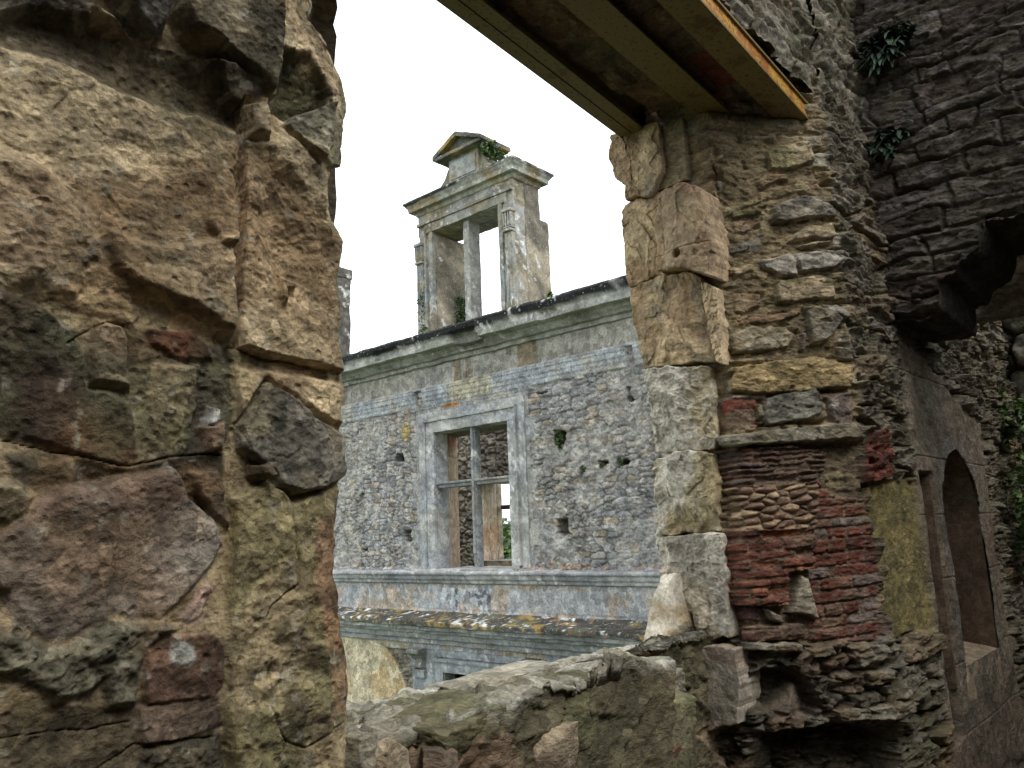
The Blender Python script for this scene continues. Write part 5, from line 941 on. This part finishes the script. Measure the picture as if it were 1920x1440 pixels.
for i in range(7):
    a = np.array([7.2+.05*i, bc[1]-.1, -1.6]); b = bc+np.array([rs.randn()*.2, rs.randn()*.15, .3*rs.rand()]); k = len(V)
    for t in np.linspace(0, 1, 8):
        p = a*(1-t)+b*t+np.array([.06*math.sin(3*t+i), .04*math.cos(4*t+i), 0]); r_ = .014*(1-.7*t)
        V += [p+np.array([r_, 0, 0]), p+np.array([-r_/2, r_*.87, 0]), p+np.array([-r_/2, -r_*.87, 0])]
    Fq += [(k+3*j+q, k+3*j+(q+1) % 3, k+3*j+3+(q+1) % 3, k+3*j+3+q) for j in range(7) for q in range(3)]
mesh('stem', V, Fq, M_block, bush, L(90, 76, 56))
# ================================================================== ground, hills, added light-blocking walls
def struct(o, k='structure'): o['kind'] = k
def gmat(name, a, b, sc):
    mt, t, bs = nodes(name); N, K = t.nodes.new, t.links.new; g = N('ShaderNodeNewGeometry'); n = N('ShaderNodeTexNoise'); n.inputs['Scale'].default_value = sc; n.inputs['Detail'].default_value = 9; n.inputs['Roughness'].default_value = .65
    K(g.outputs['Position'], n.inputs['Vector']); r = N('ShaderNodeValToRGB'); r.color_ramp.elements[0].position = .38; r.color_ramp.elements[1].position = .62; r.color_ramp.elements[0].color = (*a, 1); r.color_ramp.elements[1].color = (*b, 1)
    K(n.outputs['Fac'], r.inputs[0]); K(r.outputs[0], bs.inputs['Base Color']); bs.inputs['Roughness'].default_value = .95; return mt
M_gr = gmat('grass_ground', (.05, .09, .025), (.11, .14, .05), .35); M_fl = gmat('earth_floor', (.06, .05, .035), (.13, .10, .07), 3.)
x = np.concatenate([-np.geomspace(3000, 6, 60), np.linspace(-5, 25, 60), np.geomspace(26, 3000, 60)]); X, Y = np.meshgrid(x, x, indexing='ij'); d = np.hypot(X, Y)
Zg = -6.1+ss(120, 700, d)*(8.2+6*fbm(X/420, Y/420, 300, 4))*1.0+ss(25, 120, d)*.8*fbm(X/30, Y/30, 304, 3)
struct(sheet('ground', np.stack([X, Y, Zg], -1), np.broadcast_to(L(90, 110, 60), X.shape+(3,)), M_gr))
rm = mesh('floor', [(-4, -5, -1.62), (9, -5, -1.62), (9, 1.5, -1.62), (-4, 1.5, -1.62), (-4, -5, -1.8), (9, -5, -1.8), (9, 1.5, -1.8), (-4, 1.5, -1.8)], [(0, 1, 2, 3), (7, 6, 5, 4), (0, 4, 5, 1), (1, 5, 6, 2), (2, 6, 7, 3), (3, 7, 4, 0)], M_fl, smooth=False); struct(rm)
en = thing('light_block_wall', 'unseen rubble walls added beside and behind the camera to block light', 'wall', (-1.9, -2.4, -1.6))  # added out of view; heights set to hold back sky light
for a, b, n in (((-1.9, 1.5), (-1.9, -2.5), (1, 0)), ((-2.3, 1.5), (-2.3, -2.5), (-1, 0)), ((-1.9, -2.4), (9, -2.4), (0, 1)), ((-1.9, -2.8), (9, -2.8), (0, -1)), ):
    plainwall('rubble', a, b, -1.7, 4.6 if n[1] == 0 else 2.4, n, en, res=.12, col=(L(100, 90, 72), L(84, 74, 60), L(96, 86, 70)))
def tree(c, h, r, seed, label):
    t = thing('tree', label, 'tree', tuple(c)); c = np.array(c, float); V = []; Fq = []
    for t_ in np.linspace(0, 1, 6):
        for q in range(8): V.append(c+np.array([.35*(1-.6*t_)*math.cos(q*.785), .35*(1-.6*t_)*math.sin(q*.785), h*.7*t_]))
    Fq = [(8*j+q, 8*j+(q+1) % 8, 8*j+8+(q+1) % 8, 8*j+8+q) for j in range(5) for q in range(8)]
    mesh('trunk', V, Fq, M_block, t, L(80, 66, 50)); leaves('crown', cloud(c+np.array([0, 0, h*.62]), (r, r, h*.3), 2600, seed), .55, M_leaf, seed, t)
for i, (px, dist, h, lab) in enumerate(((953, 90, 6.0, 'dark green tree in the field seen through the far window'), (944, 160, 9, 'distant tree on the slope seen at the left of the far window'), (965, 120, 9, 'tree on the slope hidden behind the window frame'))):
    r_ = ray(px, 1000); r_ = r_/np.linalg.norm(r_[:2])*dist; tree((r_[0], r_[1], -6.4), h, 3.2, 50+i, lab)
